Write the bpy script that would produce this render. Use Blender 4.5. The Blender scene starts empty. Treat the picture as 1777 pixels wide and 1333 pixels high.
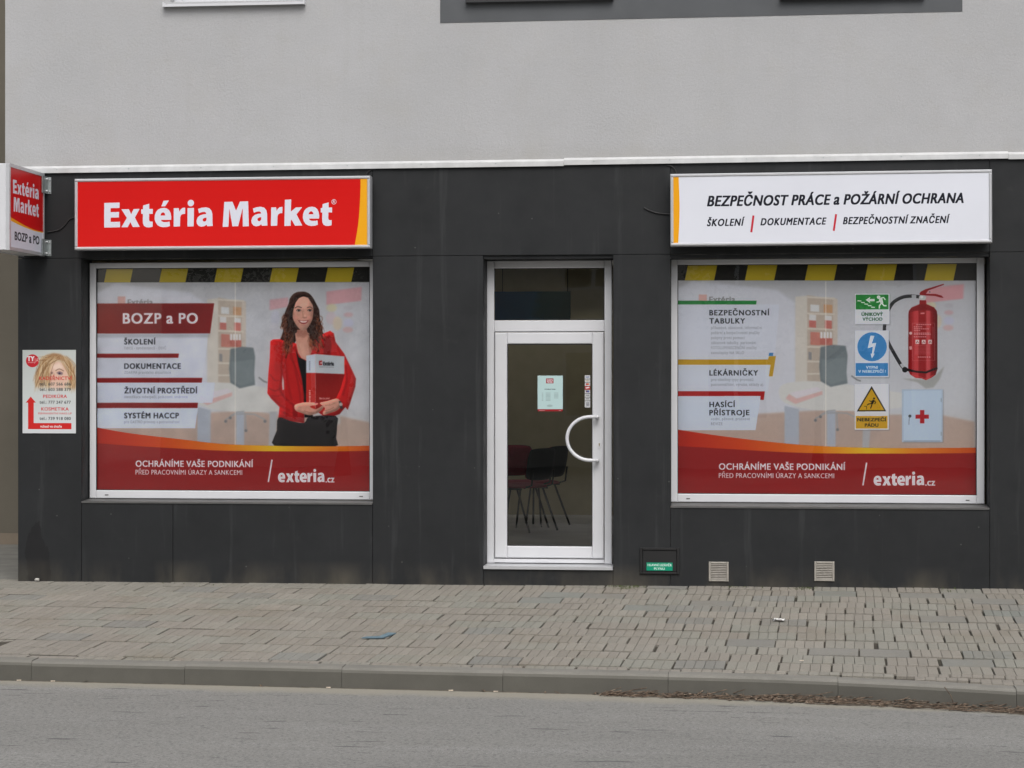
import bpy, bmesh, math, random
import numpy as np
from mathutils import Vector, Matrix

random.seed(7)
rng = np.random.default_rng(7)
S = bpy.context.scene
COL = S.collection

# ------------------------------------------------------------------ camera
FPX, CX, CY = 3600.0, 888.5, 666.5          # focal length and centre of the 1777 px photograph
TH = math.atan(392.0 / FPX)                 # the shop front is seen a little from its right
CAM = Vector((18.07 * math.tan(TH), -18.07, 1.76))
cam = bpy.data.cameras.new('camera')
cam.sensor_width = 36.0
cam.lens = 36.0 * FPX / 1777.0
cam.clip_start = 0.1
cam.clip_end = 2000.0
camo = bpy.data.objects.new('camera', cam)
camo.location = CAM
camo.rotation_euler = (math.radians(90), 0, TH)
COL.objects.link(camo)
S.camera = camo

# ------------------------------------------------------------------ world, sun, exposure
SUN_EL, SUN_AZ = math.radians(52), math.radians(166)      # azimuth clockwise from +Y
world = bpy.data.worlds.new('World')
S.world = world
world.use_nodes = True
wn = world.node_tree
wn.nodes.clear()
sky = wn.nodes.new('ShaderNodeTexSky')
sky.sky_type = 'NISHITA'
sky.sun_disc = False
sky.sun_elevation = SUN_EL
sky.sun_rotation = SUN_AZ
sky.air_density = 1.0
sky.dust_density = 5.0
sky.ozone_density = 1.0
hs = wn.nodes.new('ShaderNodeHueSaturation')
hs.inputs['Saturation'].default_value = 0.42
bg = wn.nodes.new('ShaderNodeBackground')
bg.inputs['Strength'].default_value = 0.10
wo = wn.nodes.new('ShaderNodeOutputWorld')
wn.links.new(sky.outputs[0], hs.inputs['Color'])
wn.links.new(hs.outputs[0], bg.inputs['Color'])
wn.links.new(bg.outputs[0], wo.inputs[0])
sun = bpy.data.lights.new('sun', 'SUN')
sun.energy = 0.8
sun.angle = math.radians(40)
sun.color = (1.0, 0.985, 0.965)
suno = bpy.data.objects.new('sun', sun)
sd = Vector((math.sin(SUN_AZ) * math.cos(SUN_EL), math.cos(SUN_AZ) * math.cos(SUN_EL), math.sin(SUN_EL)))
suno.rotation_euler = sd.to_track_quat('Z', 'Y').to_euler()
suno.location = (0, -10, 20)
COL.objects.link(suno)
S.view_settings.view_transform = 'Standard'
S.view_settings.look = 'None'
S.view_settings.gamma = 1.0
S.view_settings.exposure = 0.62
S.view_settings.use_curve_mapping = False


# ------------------------------------------------------------------ survey: photograph -> metres
def W(px, py, Y=0.0):
    """Point of the vertical plane at depth Y that stands at photo position px, py."""
    u, v = px - CX, py - CY
    dx = u * math.cos(TH) - FPX * math.sin(TH)
    dy = u * math.sin(TH) + FPX * math.cos(TH)
    t = (Y - CAM.y) / dy
    return CAM.x + dx * t, CAM.z - v * t


def WX(px, Y=0.0):
    return W(px, CY, Y)[0]


def WZ(px, py, Y=0.0):
    return W(px, py, Y)[1]


# ------------------------------------------------------------------ materials
def nt_new(name):
    m = bpy.data.materials.new(name)
    m.use_nodes = True
    n = m.node_tree
    b = n.nodes['Principled BSDF']
    return m, n, b


def ramp(n, fac, stops):
    r = n.nodes.new('ShaderNodeValToRGB')
    while len(r.color_ramp.elements) < len(stops):
        r.color_ramp.elements.new(0.5)
    for e, (p, c) in zip(r.color_ramp.elements, stops):
        e.position = p
        e.color = (c[0], c[1], c[2], 1) if not isinstance(c, (int, float)) else (c, c, c, 1)
    n.links.new(fac, r.inputs[0])
    return r.outputs[0]


def tex(n, vec, scale, detail=4, rough=0.55, stretch=None):
    if stretch:
        mp = n.nodes.new('ShaderNodeMapping')
        mp.inputs['Scale'].default_value = stretch
        n.links.new(vec, mp.inputs[0])
        vec = mp.outputs[0]
    t = n.nodes.new('ShaderNodeTexNoise')
    t.inputs['Scale'].default_value = scale
    t.inputs['Detail'].default_value = detail
    t.inputs['Roughness'].default_value = rough
    n.links.new(vec, t.inputs['Vector'])
    return t.outputs['Fac']


def mix(n, fac, a, b, mode='MIX'):
    m = n.nodes.new('ShaderNodeMix')
    m.data_type = 'RGBA'
    m.blend_type = mode
    m.clamp_factor = True
    for si, val in ((0, fac), (6, a), (7, b)):
        sock = m.inputs[si]
        if isinstance(val, bpy.types.NodeSocket):
            n.links.new(val, sock)
        elif isinstance(val, (int, float)):
            sock.default_value = val if si == 0 else (val, val, val, 1)
        else:
            sock.default_value = (val[0], val[1], val[2], 1)
    return m.outputs[2]


def pos(n):
    return n.nodes.new('ShaderNodeNewGeometry').outputs['Position']


def objco(n):
    return n.nodes.new('ShaderNodeTexCoord').outputs['Object']


def math_n(n, op, a, b=None, clamp=False):
    m = n.nodes.new('ShaderNodeMath')
    m.operation = op
    m.use_clamp = clamp
    for i, v in enumerate((a, b)):
        if v is None:
            continue
        if isinstance(v, bpy.types.NodeSocket):
            n.links.new(v, m.inputs[i])
        else:
            m.inputs[i].default_value = v
    return m.outputs[0]


def bump(n, b, h, strength, dist=0.002):
    bp = n.nodes.new('ShaderNodeBump')
    bp.inputs['Strength'].default_value = strength
    bp.inputs['Distance'].default_value = dist
    n.links.new(h, bp.inputs['Height'])
    n.links.new(bp.outputs[0], b.inputs['Normal'])


def simple(name, col, rough=0.5, metal=0.0, var=0.08, scale=6.0, bumpy=0.0):
    m, n, b = nt_new(name)
    t = tex(n, pos(n), scale)
    lo = [c * (1 - var) for c in col]
    hi = [min(1, c * (1 + var)) for c in col]
    n.links.new(ramp(n, t, [(0.3, lo), (0.7, hi)]), b.inputs['Base Color'])
    b.inputs['Roughness'].default_value = rough
    b.inputs['Metallic'].default_value = metal
    if bumpy:
        bump(n, b, tex(n, pos(n), 220, 3), bumpy, 0.001)
    return m


def mat_plaster():
    m, n, b = nt_new('light_grey_render')
    p = pos(n)
    c = ramp(n, tex(n, p, 0.9, 6, 0.6), [(0.3, (0.405, 0.410, 0.419)), (0.7, (0.452, 0.457, 0.468))])
    c = mix(n, ramp(n, tex(n, p, 2.3, 5, 0.6), [(0.5, 0), (0.8, 0.5)]), c, (0.415, 0.408, 0.39))
    c = mix(n, ramp(n, tex(n, p, 1.4, 4, 0.5, (6, 6, 0.5)), [(0.55, 0), (0.85, 0.22)]), c, (0.355, 0.35, 0.34))
    # dust line just above the flashing
    sep = n.nodes.new('ShaderNodeSeparateXYZ')
    n.links.new(p, sep.inputs[0])
    low = math_n(n, 'SUBTRACT', sep.outputs[2], 3.63)
    low = math_n(n, 'MULTIPLY', low, -4.0)
    low = math_n(n, 'ADD', low, 1.0, True)
    low = math_n(n, 'MULTIPLY', low, tex(n, p, 3.0, 5))
    c = mix(n, math_n(n, 'MULTIPLY', low, 0.55), c, (0.31, 0.29, 0.245))
    c = mix(n, ramp(n, tex(n, p, 95, 4, 0.8), [(0.35, 0.30), (0.52, 0.0)]), c, (0.30, 0.295, 0.285))
    c = mix(n, ramp(n, tex(n, p, 60, 4, 0.8), [(0.54, 0.0), (0.7, 0.35)]), c, (0.52, 0.52, 0.525))
    c = mix(n, ramp(n, tex(n, p, 7, 5, 0.7, (1, 1, 2.5)), [(0.56, 0.0), (0.75, 0.30)]), c, (0.37, 0.36, 0.34))
    n.links.new(c, b.inputs['Base Color'])
    b.inputs['Roughness'].default_value = 0.93
    h = math_n(n, 'ADD', tex(n, p, 330, 3), math_n(n, 'MULTIPLY', tex(n, p, 40, 4), 0.8))
    bump(n, b, h, 0.7, 0.004)
    return m


def mat_cladding(name='charcoal_cladding', k=1.0):
    m, n, b = nt_new(name)
    p = pos(n)
    c = ramp(n, tex(n, p, 1.7, 6, 0.6), [(0.3, (0.026 * k, 0.029 * k, 0.032 * k)), (0.72, (0.039 * k, 0.043 * k, 0.047 * k))])
    # runs of pale lime, stretched down the wall
    st = tex(n, p, 1.0, 5, 0.65, (9, 9, 0.45))
    c = mix(n, ramp(n, st, [(0.57, 0), (0.76, 0.45)]), c, (0.055, 0.058, 0.06))
    # scuffs and dark smears
    c = mix(n, ramp(n, tex(n, p, 4.5, 6, 0.7), [(0.62, 0), (0.8, 0.28)]), c, (0.06, 0.061, 0.062))
    c = mix(n, ramp(n, tex(n, p, 2.6, 3, 0.5), [(0.64, 0), (0.72, 0.5)]), c, (0.012, 0.013, 0.014))
    # damp splash low on the left pier
    dm = n.nodes.new('ShaderNodeVectorMath')
    dm.operation = 'SUBTRACT'
    n.links.new(p, dm.inputs[0])
    dm.inputs[1].default_value = (WX(70), 0, 0.16)
    d2 = n.nodes.new('ShaderNodeVectorMath')
    d2.operation = 'MULTIPLY'
    n.links.new(dm.outputs[0], d2.inputs[0])
    d2.inputs[1].default_value = (5.2, 0, 2.6)
    d3 = n.nodes.new('ShaderNodeVectorMath')
    d3.operation = 'LENGTH'
    n.links.new(d2.outputs[0], d3.inputs[0])
    dn = math_n(n, 'ADD', d3.outputs['Value'], math_n(n, 'MULTIPLY', tex(n, p, 3.0, 4, 0.55, (2.2, 1, 0.7)), 2.6))
    c = mix(n, ramp(n, dn, [(0.0, 0.8), (0.60, 0.8), (0.66, 0)]) if False else math_n(n, 'MULTIPLY', math_n(n, 'LESS_THAN', dn, 1.95), 0.75), c, (0.007, 0.007, 0.008))
    v = n.nodes.new('ShaderNodeTexVoronoi')
    v.inputs['Scale'].default_value = 5.0
    n.links.new(p, v.inputs['Vector'])
    c = mix(n, ramp(n, v.outputs['Distance'], [(0.022, 0.45), (0.04, 0)]), c, (0.16, 0.16, 0.155))
    # splashed grit along the foot of the wall
    sep = n.nodes.new('ShaderNodeSeparateXYZ')
    n.links.new(p, sep.inputs[0])
    low = math_n(n, 'MULTIPLY', sep.outputs[2], -5.0)
    low = math_n(n, 'ADD', low, 1.0, True)
    gr = ramp(n, tex(n, p, 1.6, 5, 0.6, (1, 1, 0.4)), [(0.44, 0), (0.66, 1)])
    c = mix(n, math_n(n, 'MULTIPLY', math_n(n, 'MULTIPLY', low, gr), 0.45), c, (0.15, 0.13, 0.095))
    n.links.new(c, b.inputs['Base Color'])
    b.inputs['Specular IOR Level'].default_value = 0.35
    n.links.new(ramp(n, tex(n, p, 3.0, 5), [(0.3, 0.5), (0.7, 0.78)]), b.inputs['Roughness'])
    bump(n, b, tex(n, p, 120, 4), 0.16, 0.002)
    return m


def mat_tile(name, base, var, fleck):
    m, n, b = nt_new(name)
    oi = n.nodes.new('ShaderNodeObjectInfo')
    p = pos(n)
    c = ramp(n, oi.outputs['Random'], [(0.0, [x * (1 - var) for x in base]), (0.5, base),
                                       (0.85, [base[0] * 0.93, base[1] * 1.0, base[2] * 1.0]),
                                       (1.0, [x * (1 + var) for x in base])])
    isl = n.nodes.new('ShaderNodeNewGeometry').outputs['Random Per Island']
    c = mix(n, 1.0, c, ramp(n, isl, [(0, 0.90), (0.5, 0.98), (1, 1.05)]), 'MULTIPLY')
    c = mix(n, ramp(n, tex(n, p, 1.5, 6, 0.65), [(0.5, 0), (0.75, 0.55)]), c, (0.185, 0.155, 0.108))
    c = mix(n, ramp(n, tex(n, p, 0.8, 4, 0.6), [(0.5, 0), (0.8, 0.5)]), c, (0.265, 0.252, 0.222))
    c = mix(n, ramp(n, tex(n, p, 120, 3, 0.7), [(0.36, 0.4), (0.52, 0)]), c, (0.10, 0.092, 0.082))
    c = mix(n, ramp(n, tex(n, p, 330, 2, 0.6), [(0.60, 0), (0.72, fleck)]), c, (0.34, 0.33, 0.31))
    c = mix(n, ramp(n, tex(n, p, 11, 5, 0.7), [(0.60, 0), (0.75, 0.5)]), c, (0.10, 0.092, 0.075))
    n.links.new(c, b.inputs['Base Color'])
    b.inputs['Roughness'].default_value = 0.9
    bump(n, b, tex(n, p, 180, 4), 0.55, 0.003)
    return m


def mat_bed():
    m, n, b = nt_new('jointing_sand')
    p = pos(n)
    c = ramp(n, tex(n, p, 3.0, 6, 0.65), [(0.3, (0.03, 0.026, 0.02)), (0.55, (0.055, 0.048, 0.036)), (0.75, (0.11, 0.098, 0.075))])
    c = mix(n, ramp(n, tex(n, p, 1.1, 4), [(0.62, 0), (0.75, 0.6)]), c, (0.045, 0.055, 0.022))
    n.links.new(c, b.inputs['Base Color'])
    b.inputs['Roughness'].default_value = 1.0
    bump(n, b, tex(n, p, 150, 4), 0.7, 0.004)
    return m


def mat_kerb():
    m, n, b = nt_new('kerb_concrete')
    p = pos(n)
    oi = n.nodes.new('ShaderNodeObjectInfo')
    c = ramp(n, oi.outputs['Random'], [(0, (0.205, 0.197, 0.172)), (1, (0.23, 0.221, 0.195))])
    c = mix(n, ramp(n, tex(n, p, 2.2, 6, 0.65, (1, 1, 3)), [(0.4, 0), (0.75, 0.6)]), c, (0.125, 0.122, 0.108))
    c = mix(n, ramp(n, tex(n, p, 300, 3), [(0.36, 0.35), (0.55, 0)]), c, (0.07, 0.068, 0.06))
    c = mix(n, ramp(n, tex(n, p, 8, 4), [(0.62, 0), (0.75, 0.35)]), c, (0.24, 0.232, 0.215))
    # darker, mottled tone on the upright face of the stone
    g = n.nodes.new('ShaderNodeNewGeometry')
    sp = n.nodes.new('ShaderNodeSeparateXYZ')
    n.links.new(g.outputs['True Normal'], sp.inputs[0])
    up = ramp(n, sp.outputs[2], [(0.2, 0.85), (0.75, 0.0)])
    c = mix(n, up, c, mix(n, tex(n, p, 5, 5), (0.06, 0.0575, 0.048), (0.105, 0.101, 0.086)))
    n.links.new(c, b.inputs['Base Color'])
    b.inputs['Roughness'].default_value = 0.9
    bump(n, b, tex(n, p, 160, 4), 0.45, 0.003)
    return m


def mat_asphalt():
    m, n, b = nt_new('asphalt')
    p = pos(n)
    c = ramp(n, tex(n, p, 0.55, 6, 0.6, (0.4, 1.4, 1)), [(0.3, (0.196, 0.193, 0.179)), (0.7, (0.248, 0.244, 0.227))])
    grain = tex(n, p, 46, 6, 0.9)
    c = mix(n, ramp(n, grain, [(0.36, 1.0), (0.52, 0)]), c, (0.07, 0.07, 0.07))
    c = mix(n, ramp(n, tex(n, p, 55, 5, 0.9), [(0.56, 0), (0.68, 0.95)]), c, (0.44, 0.435, 0.41))
    # polished wheel track with bared pale chippings
    wear = ramp(n, tex(n, p, 0.9, 4, 0.6, (0.5, 2.2, 1)), [(0.50, 0), (0.66, 1)])
    chips = ramp(n, tex(n, p, 130, 2, 0.5), [(0.58, 0), (0.68, 0.6)])
    c = mix(n, math_n(n, 'MULTIPLY', wear, chips), c, (0.5, 0.5, 0.49))
    # short cracks and drips of tar
    crk = ramp(n, tex(n, p, 1.0, 3, 0.5, (3.0, 16, 1)), [(0.672, 0), (0.69, 0.75)])
    c = mix(n, crk, c, (0.05, 0.05, 0.052))
    # grit washed to the gutter: follows the kerb line
    sp = n.nodes.new('ShaderNodeSeparateXYZ')
    n.links.new(p, sp.inputs[0])
    dd = math_n(n, 'ADD', sp.outputs[1], math_n(n, 'ADD', math_n(n, 'MULTIPLY', sp.outputs[0], KA), -KB + 0.13))
    dd = math_n(n, 'ADD', dd, math_n(n, 'MULTIPLY', tex(n, p, 2.2, 5, 0.6), 0.45))
    c = mix(n, ramp(n, dd, [(0.0, 0.0), (0.20, 0.75)]), c, (0.29, 0.27, 0.215))
    n.links.new(c, b.inputs['Base Color'])
    b.inputs['Roughness'].default_value = 0.85
    bump(n, b, grain, 0.6, 0.004)
    return m


def mat_glass(name='window_glass', tint=(0.992, 0.996, 0.994), k=0.9):
    m = bpy.data.materials.new(name)
    m.use_nodes = True
    n = m.node_tree
    n.nodes.clear()
    o = n.nodes.new('ShaderNodeOutputMaterial')
    mx = n.nodes.new('ShaderNodeMixShader')
    tr = n.nodes.new('ShaderNodeBsdfTransparent')
    tr.inputs[0].default_value = (*tint, 1)
    gl = n.nodes.new('ShaderNodeBsdfGlossy')
    gl.inputs['Roughness'].default_value = 0.0
    gl.inputs['Color'].default_value = (1, 1, 1, 1)
    fr = n.nodes.new('ShaderNodeFresnel')
    fr.inputs[0].default_value = 1.5
    f2 = math_n(n, 'MULTIPLY', fr.outputs[0], k, True)
    bp = n.nodes.new('ShaderNodeBump')
    bp.inputs['Strength'].default_value = 0.06
    bp.inputs['Distance'].default_value = 0.01
    n.links.new(tex(n, pos(n), 1.3, 2), bp.inputs['Height'])
    n.links.new(bp.outputs[0], gl.inputs['Normal'])
    n.links.new(f2, mx.inputs[0])
    n.links.new(tr.outputs[0], mx.inputs[1])
    n.links.new(gl.outputs[0], mx.inputs[2])
    n.links.new(mx.outputs[0], o.inputs[0])
    return m


def mat_print(name, img, gain, rough=0.45, through=0.0):
    m, n, b = nt_new(name)
    t = n.nodes.new('ShaderNodeTexImage')
    t.image = img
    t.extension = 'EXTEND'
    c = mix(n, 1.0, t.outputs[0], gain, 'MULTIPLY')
    w = ramp(n, tex(n, pos(n), 1.4, 4, 0.6), [(0.3, 0.95), (0.7, 1.0)])
    c = mix(n, 1.0, c, w, 'MULTIPLY')
    n.links.new(c, b.inputs['Base Color'])
    b.inputs['Roughness'].default_value = rough
    b.inputs['Specular IOR Level'].default_value = 0.18
    if through:                                     # printed film lets some daylight into the room
        tl = n.nodes.new('ShaderNodeBsdfTranslucent')
        n.links.new(c, tl.inputs[0])
        ms = n.nodes.new('ShaderNodeMixShader')
        ms.inputs[0].default_value = through
        n.links.new(b.outputs[0], ms.inputs[1])
        n.links.new(tl.outputs[0], ms.inputs[2])
        n.links.new(ms.outputs[0], n.nodes['Material Output'].inputs[0])
    return m


def mat_leaf(name, stops):
    m, n, b = nt_new(name)
    n.links.new(ramp(n, tex(n, pos(n), 31, 3, 0.6), stops), b.inputs['Base Color'])
    b.inputs['Roughness'].default_value = 0.9
    return m


# ------------------------------------------------------------------ mesh helpers
class MB:
    def __init__(self):
        self.v, self.f, self.uv, self.sm = [], [], {}, False

    def box(self, x0, x1, y0, y1, z0, z1):
        b = len(self.v)
        self.v += [(x0, y0, z0), (x1, y0, z0), (x1, y1, z0), (x0, y1, z0), (x0, y0, z1), (x1, y0, z1), (x1, y1, z1), (x0, y1, z1)]
        self.f += [tuple(b + i for i in q) for q in ((0, 3, 2, 1), (4, 5, 6, 7), (0, 1, 5, 4), (1, 2, 6, 5), (2, 3, 7, 6), (3, 0, 4, 7))]
        return self

    def bbox(self, x0, x1, y0, y1, z0, z1, c=0.004):
        """box with chamfered front (towards -Y) edges"""
        b = len(self.v)
        self.v += [(x0, y1, z0), (x1, y1, z0), (x1, y1, z1), (x0, y1, z1),
                   (x0, y0 + c, z0), (x1, y0 + c, z0), (x1, y0 + c, z1), (x0, y0 + c, z1),
                   (x0 + c, y0, z0 + c), (x1 - c, y0, z0 + c), (x1 - c, y0, z1 - c), (x0 + c, y0, z1 - c)]
        q = [(0, 3, 2, 1), (8, 9, 10, 11)]
        for i in range(4):
            j = (i + 1) % 4
            q += [(i, j, 4 + j, 4 + i), (4 + i, 4 + j, 8 + j, 8 + i)]
        self.f += [tuple(b + i for i in t) for t in q]
        return self

    def quad(self, *p):
        b = len(self.v)
        self.v += list(p)
        self.f.append(tuple(range(b, b + len(p))))
        return self

    def prism(self, prof, a0, a1, axis='x'):
        """closed profile of (y, z) (axis x) or (x, z) (axis y), extruded"""
        b, k = len(self.v), len(prof)
        for a in (a0, a1):
            for (p, q) in prof:
                self.v.append((a, p, q) if axis == 'x' else (p, a, q))
        self.f.append(tuple(b + i for i in range(k)))
        self.f.append(tuple(b + k + i for i in reversed(range(k))))
        for i in range(k):
            j = (i + 1) % k
            self.f.append((b + i, b + k + i, b + k + j, b + j))
        return self

    def tube(self, pts, r, seg=8, cap=True, up=(0, 0, 1)):
        pts = [Vector(p) for p in pts]
        rs = r if isinstance(r, (list, tuple)) else [r] * len(pts)
        b = len(self.v)
        up = Vector(up)
        for i, p in enumerate(pts):
            d = (pts[min(i + 1, len(pts) - 1)] - pts[max(i - 1, 0)]).normalized()
            s = d.cross(up)
            if s.length < 1e-3:
                s = d.cross(Vector((1, 0, 0)))
            s.normalize()
            t = s.cross(d)
            for k in range(seg):
                a = 2 * math.pi * k / seg
                self.v.append(tuple(p + (s * math.cos(a) + t * math.sin(a)) * rs[i]))
        for i in range(len(pts) - 1):
            for k in range(seg):
                k2 = (k + 1) % seg
                self.f.append((b + i * seg + k, b + i * seg + k2, b + (i + 1) * seg + k2, b + (i + 1) * seg + k))
        if cap:
            self.f.append(tuple(b + k for k in reversed(range(seg))))
            e = b + (len(pts) - 1) * seg
            self.f.append(tuple(e + k for k in range(seg)))
        return self

    def build(self, name, mat, parent=None, smooth=False):
        me = bpy.data.meshes.new(name)
        me.from_pydata(self.v, [], self.f)
        bm = bmesh.new()
        bm.from_mesh(me)
        bmesh.ops.recalc_face_normals(bm, faces=bm.faces)
        bm.to_mesh(me)
        bm.free()
        if smooth:
            for p in me.polygons:
                p.use_smooth = True
        if mat:
            me.materials.append(mat)
        return link(name, me, parent)


def link(name, me, parent=None):
    o = bpy.data.objects.new(name, me)
    COL.objects.link(o)
    if parent is not None:
        o.parent = parent
        q = parent
        loc = Vector((0, 0, 0))
        m = Matrix.Identity(4)
        chain = []
        while q is not None:
            chain.append(q)
            q = q.parent
        for q in reversed(chain):
            m = m @ q.matrix_parent_inverse @ Matrix.LocRotScale(q.location, q.rotation_euler, q.scale)
        o.matrix_parent_inverse = m.inverted()
    return o


def sheet(name, mat, parent, x0, x1, z0, z1, Y):
    """upright printed sheet with a UV map that fills it, 1.5 mm thick"""
    t = 0.0015
    v = [(x0, Y, z0), (x1, Y, z0), (x1, Y, z1), (x0, Y, z1), (x0, Y + t, z0), (x1, Y + t, z0), (x1, Y + t, z1), (x0, Y + t, z1)]
    f = [(0, 1, 2, 3), (7, 6, 5, 4), (0, 4, 5, 1), (1, 5, 6, 2), (2, 6, 7, 3), (3, 7, 4, 0)]
    me = bpy.data.meshes.new(name)
    me.from_pydata(v, [], f)
    uv = me.uv_layers.new(name='print')
    for lp in me.loops:
        p = v[lp.vertex_index]
        uv.data[lp.index].uv = ((p[0] - x0) / (x1 - x0), (p[2] - z0) / (z1 - z0))
    me.materials.append(mat)
    return link(name, me, parent)


def empty(name, loc, rz=0.0, parent=None):
    o = bpy.data.objects.new(name, None)
    COL.objects.link(o)
    if parent is not None:
        o.parent = parent
        o.matrix_parent_inverse = Matrix.Translation(-Vector(parent.location))
    o.location = loc
    o.rotation_euler = (0, 0, rz)
    o.empty_display_size = 0.1
    return o


def tag(o, label, cat, group=None):
    o['label'] = label
    o['category'] = cat
    if group:
        o['group'] = group
    return o


def copy_tree(o, parent=None):
    c = o.copy()
    COL.objects.link(c)
    if parent is not None:
        c.parent = parent
    for ch in list(o.children):
        copy_tree(ch, c)
    return c


# ------------------------------------------------------------------ printing: a small painter for the flat prints
GLYPHS = {}


def glyph(ch):
    """outline edges and advance of one character of the built-in typeface"""
    if ch in GLYPHS:
        return GLYPHS[ch]

    def meas(body):
        cu = bpy.data.curves.new('g', 'FONT')
        cu.body = body
        cu.size = 1.0
        cu.resolution_u = 5
        cu.dimensions = '3D'
        cu.fill_mode = 'FULL'
        cu.dimensions = '2D'
        cu.fill_mode = 'NONE'
        ob = bpy.data.objects.new('g', cu)
        COL.objects.link(ob)
        dg = bpy.context.evaluated_depsgraph_get()
        me = ob.evaluated_get(dg).to_mesh()
        v = np.array([tuple(p.co)[:2] for p in me.vertices]) if len(me.vertices) else np.zeros((0, 2))
        e = np.array([tuple(x.vertices) for x in me.edges]) if len(me.edges) else np.zeros((0, 2), int)
        ob.evaluated_get(dg).to_mesh_clear()
        bpy.data.objects.remove(ob)
        bpy.data.curves.remove(cu)
        return v, e
    if 'HH' not in GLYPHS:
        v, e = meas('HH')
        GLYPHS['HH'] = v[:, 0].max()
        v, e = meas('H')
        GLYPHS['CAP'] = v[:, 1].max()
    v, e = meas('H' + ch + 'H')
    adv = v[:, 0].max() - GLYPHS['HH']
    v, e = meas(ch)
    if 'XH' not in GLYPHS:
        GLYPHS['XH'] = meas('x')[0][:, 1].max()
    if ch.islower() and len(v):                    # taller small letters, like the sign writer's face
        xh, cap = GLYPHS['XH'], GLYPHS['CAP']
        t = 0.735 * cap
        top = max(v[:, 1].max(), cap * 1.02)
        y = v[:, 1].copy()
        v[:, 1] = np.where(y < 0, y, np.where(y < xh, y * t / xh, t + (y - xh) * (1.06 * cap - t) / (top - xh)))
        v[:, 0] *= 1.10
        adv *= 1.10
    GLYPHS[ch] = (v, e, adv)
    return GLYPHS[ch]


def dilate(a, rx, ry):
    out = a.copy()
    for dx in range(1, rx + 1):
        out[:, dx:] = np.maximum(out[:, dx:], a[:, :-dx])
        out[:, :-dx] = np.maximum(out[:, :-dx], a[:, dx:])
    a2 = out.copy()
    for dy in range(1, ry + 1):
        out[dy:] = np.maximum(out[dy:], a2[:-dy])
        out[:-dy] = np.maximum(out[:-dy], a2[dy:])
    return out


def blur1(a, r):
    r = int(r)
    if r < 1:
        return a
    for ax in (0, 1):
        for _ in range(2):
            pad = [(0, 0)] * a.ndim
            pad[ax] = (r + 1, r)
            c = np.cumsum(np.pad(a, pad, mode='edge'), axis=ax)
            n = a.shape[ax]
            hi = np.take(c, np.arange(2 * r + 1, 2 * r + 1 + n), axis=ax)
            lo = np.take(c, np.arange(0, n), axis=ax)
            a = (hi - lo) / (2 * r + 1)
    return a


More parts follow.
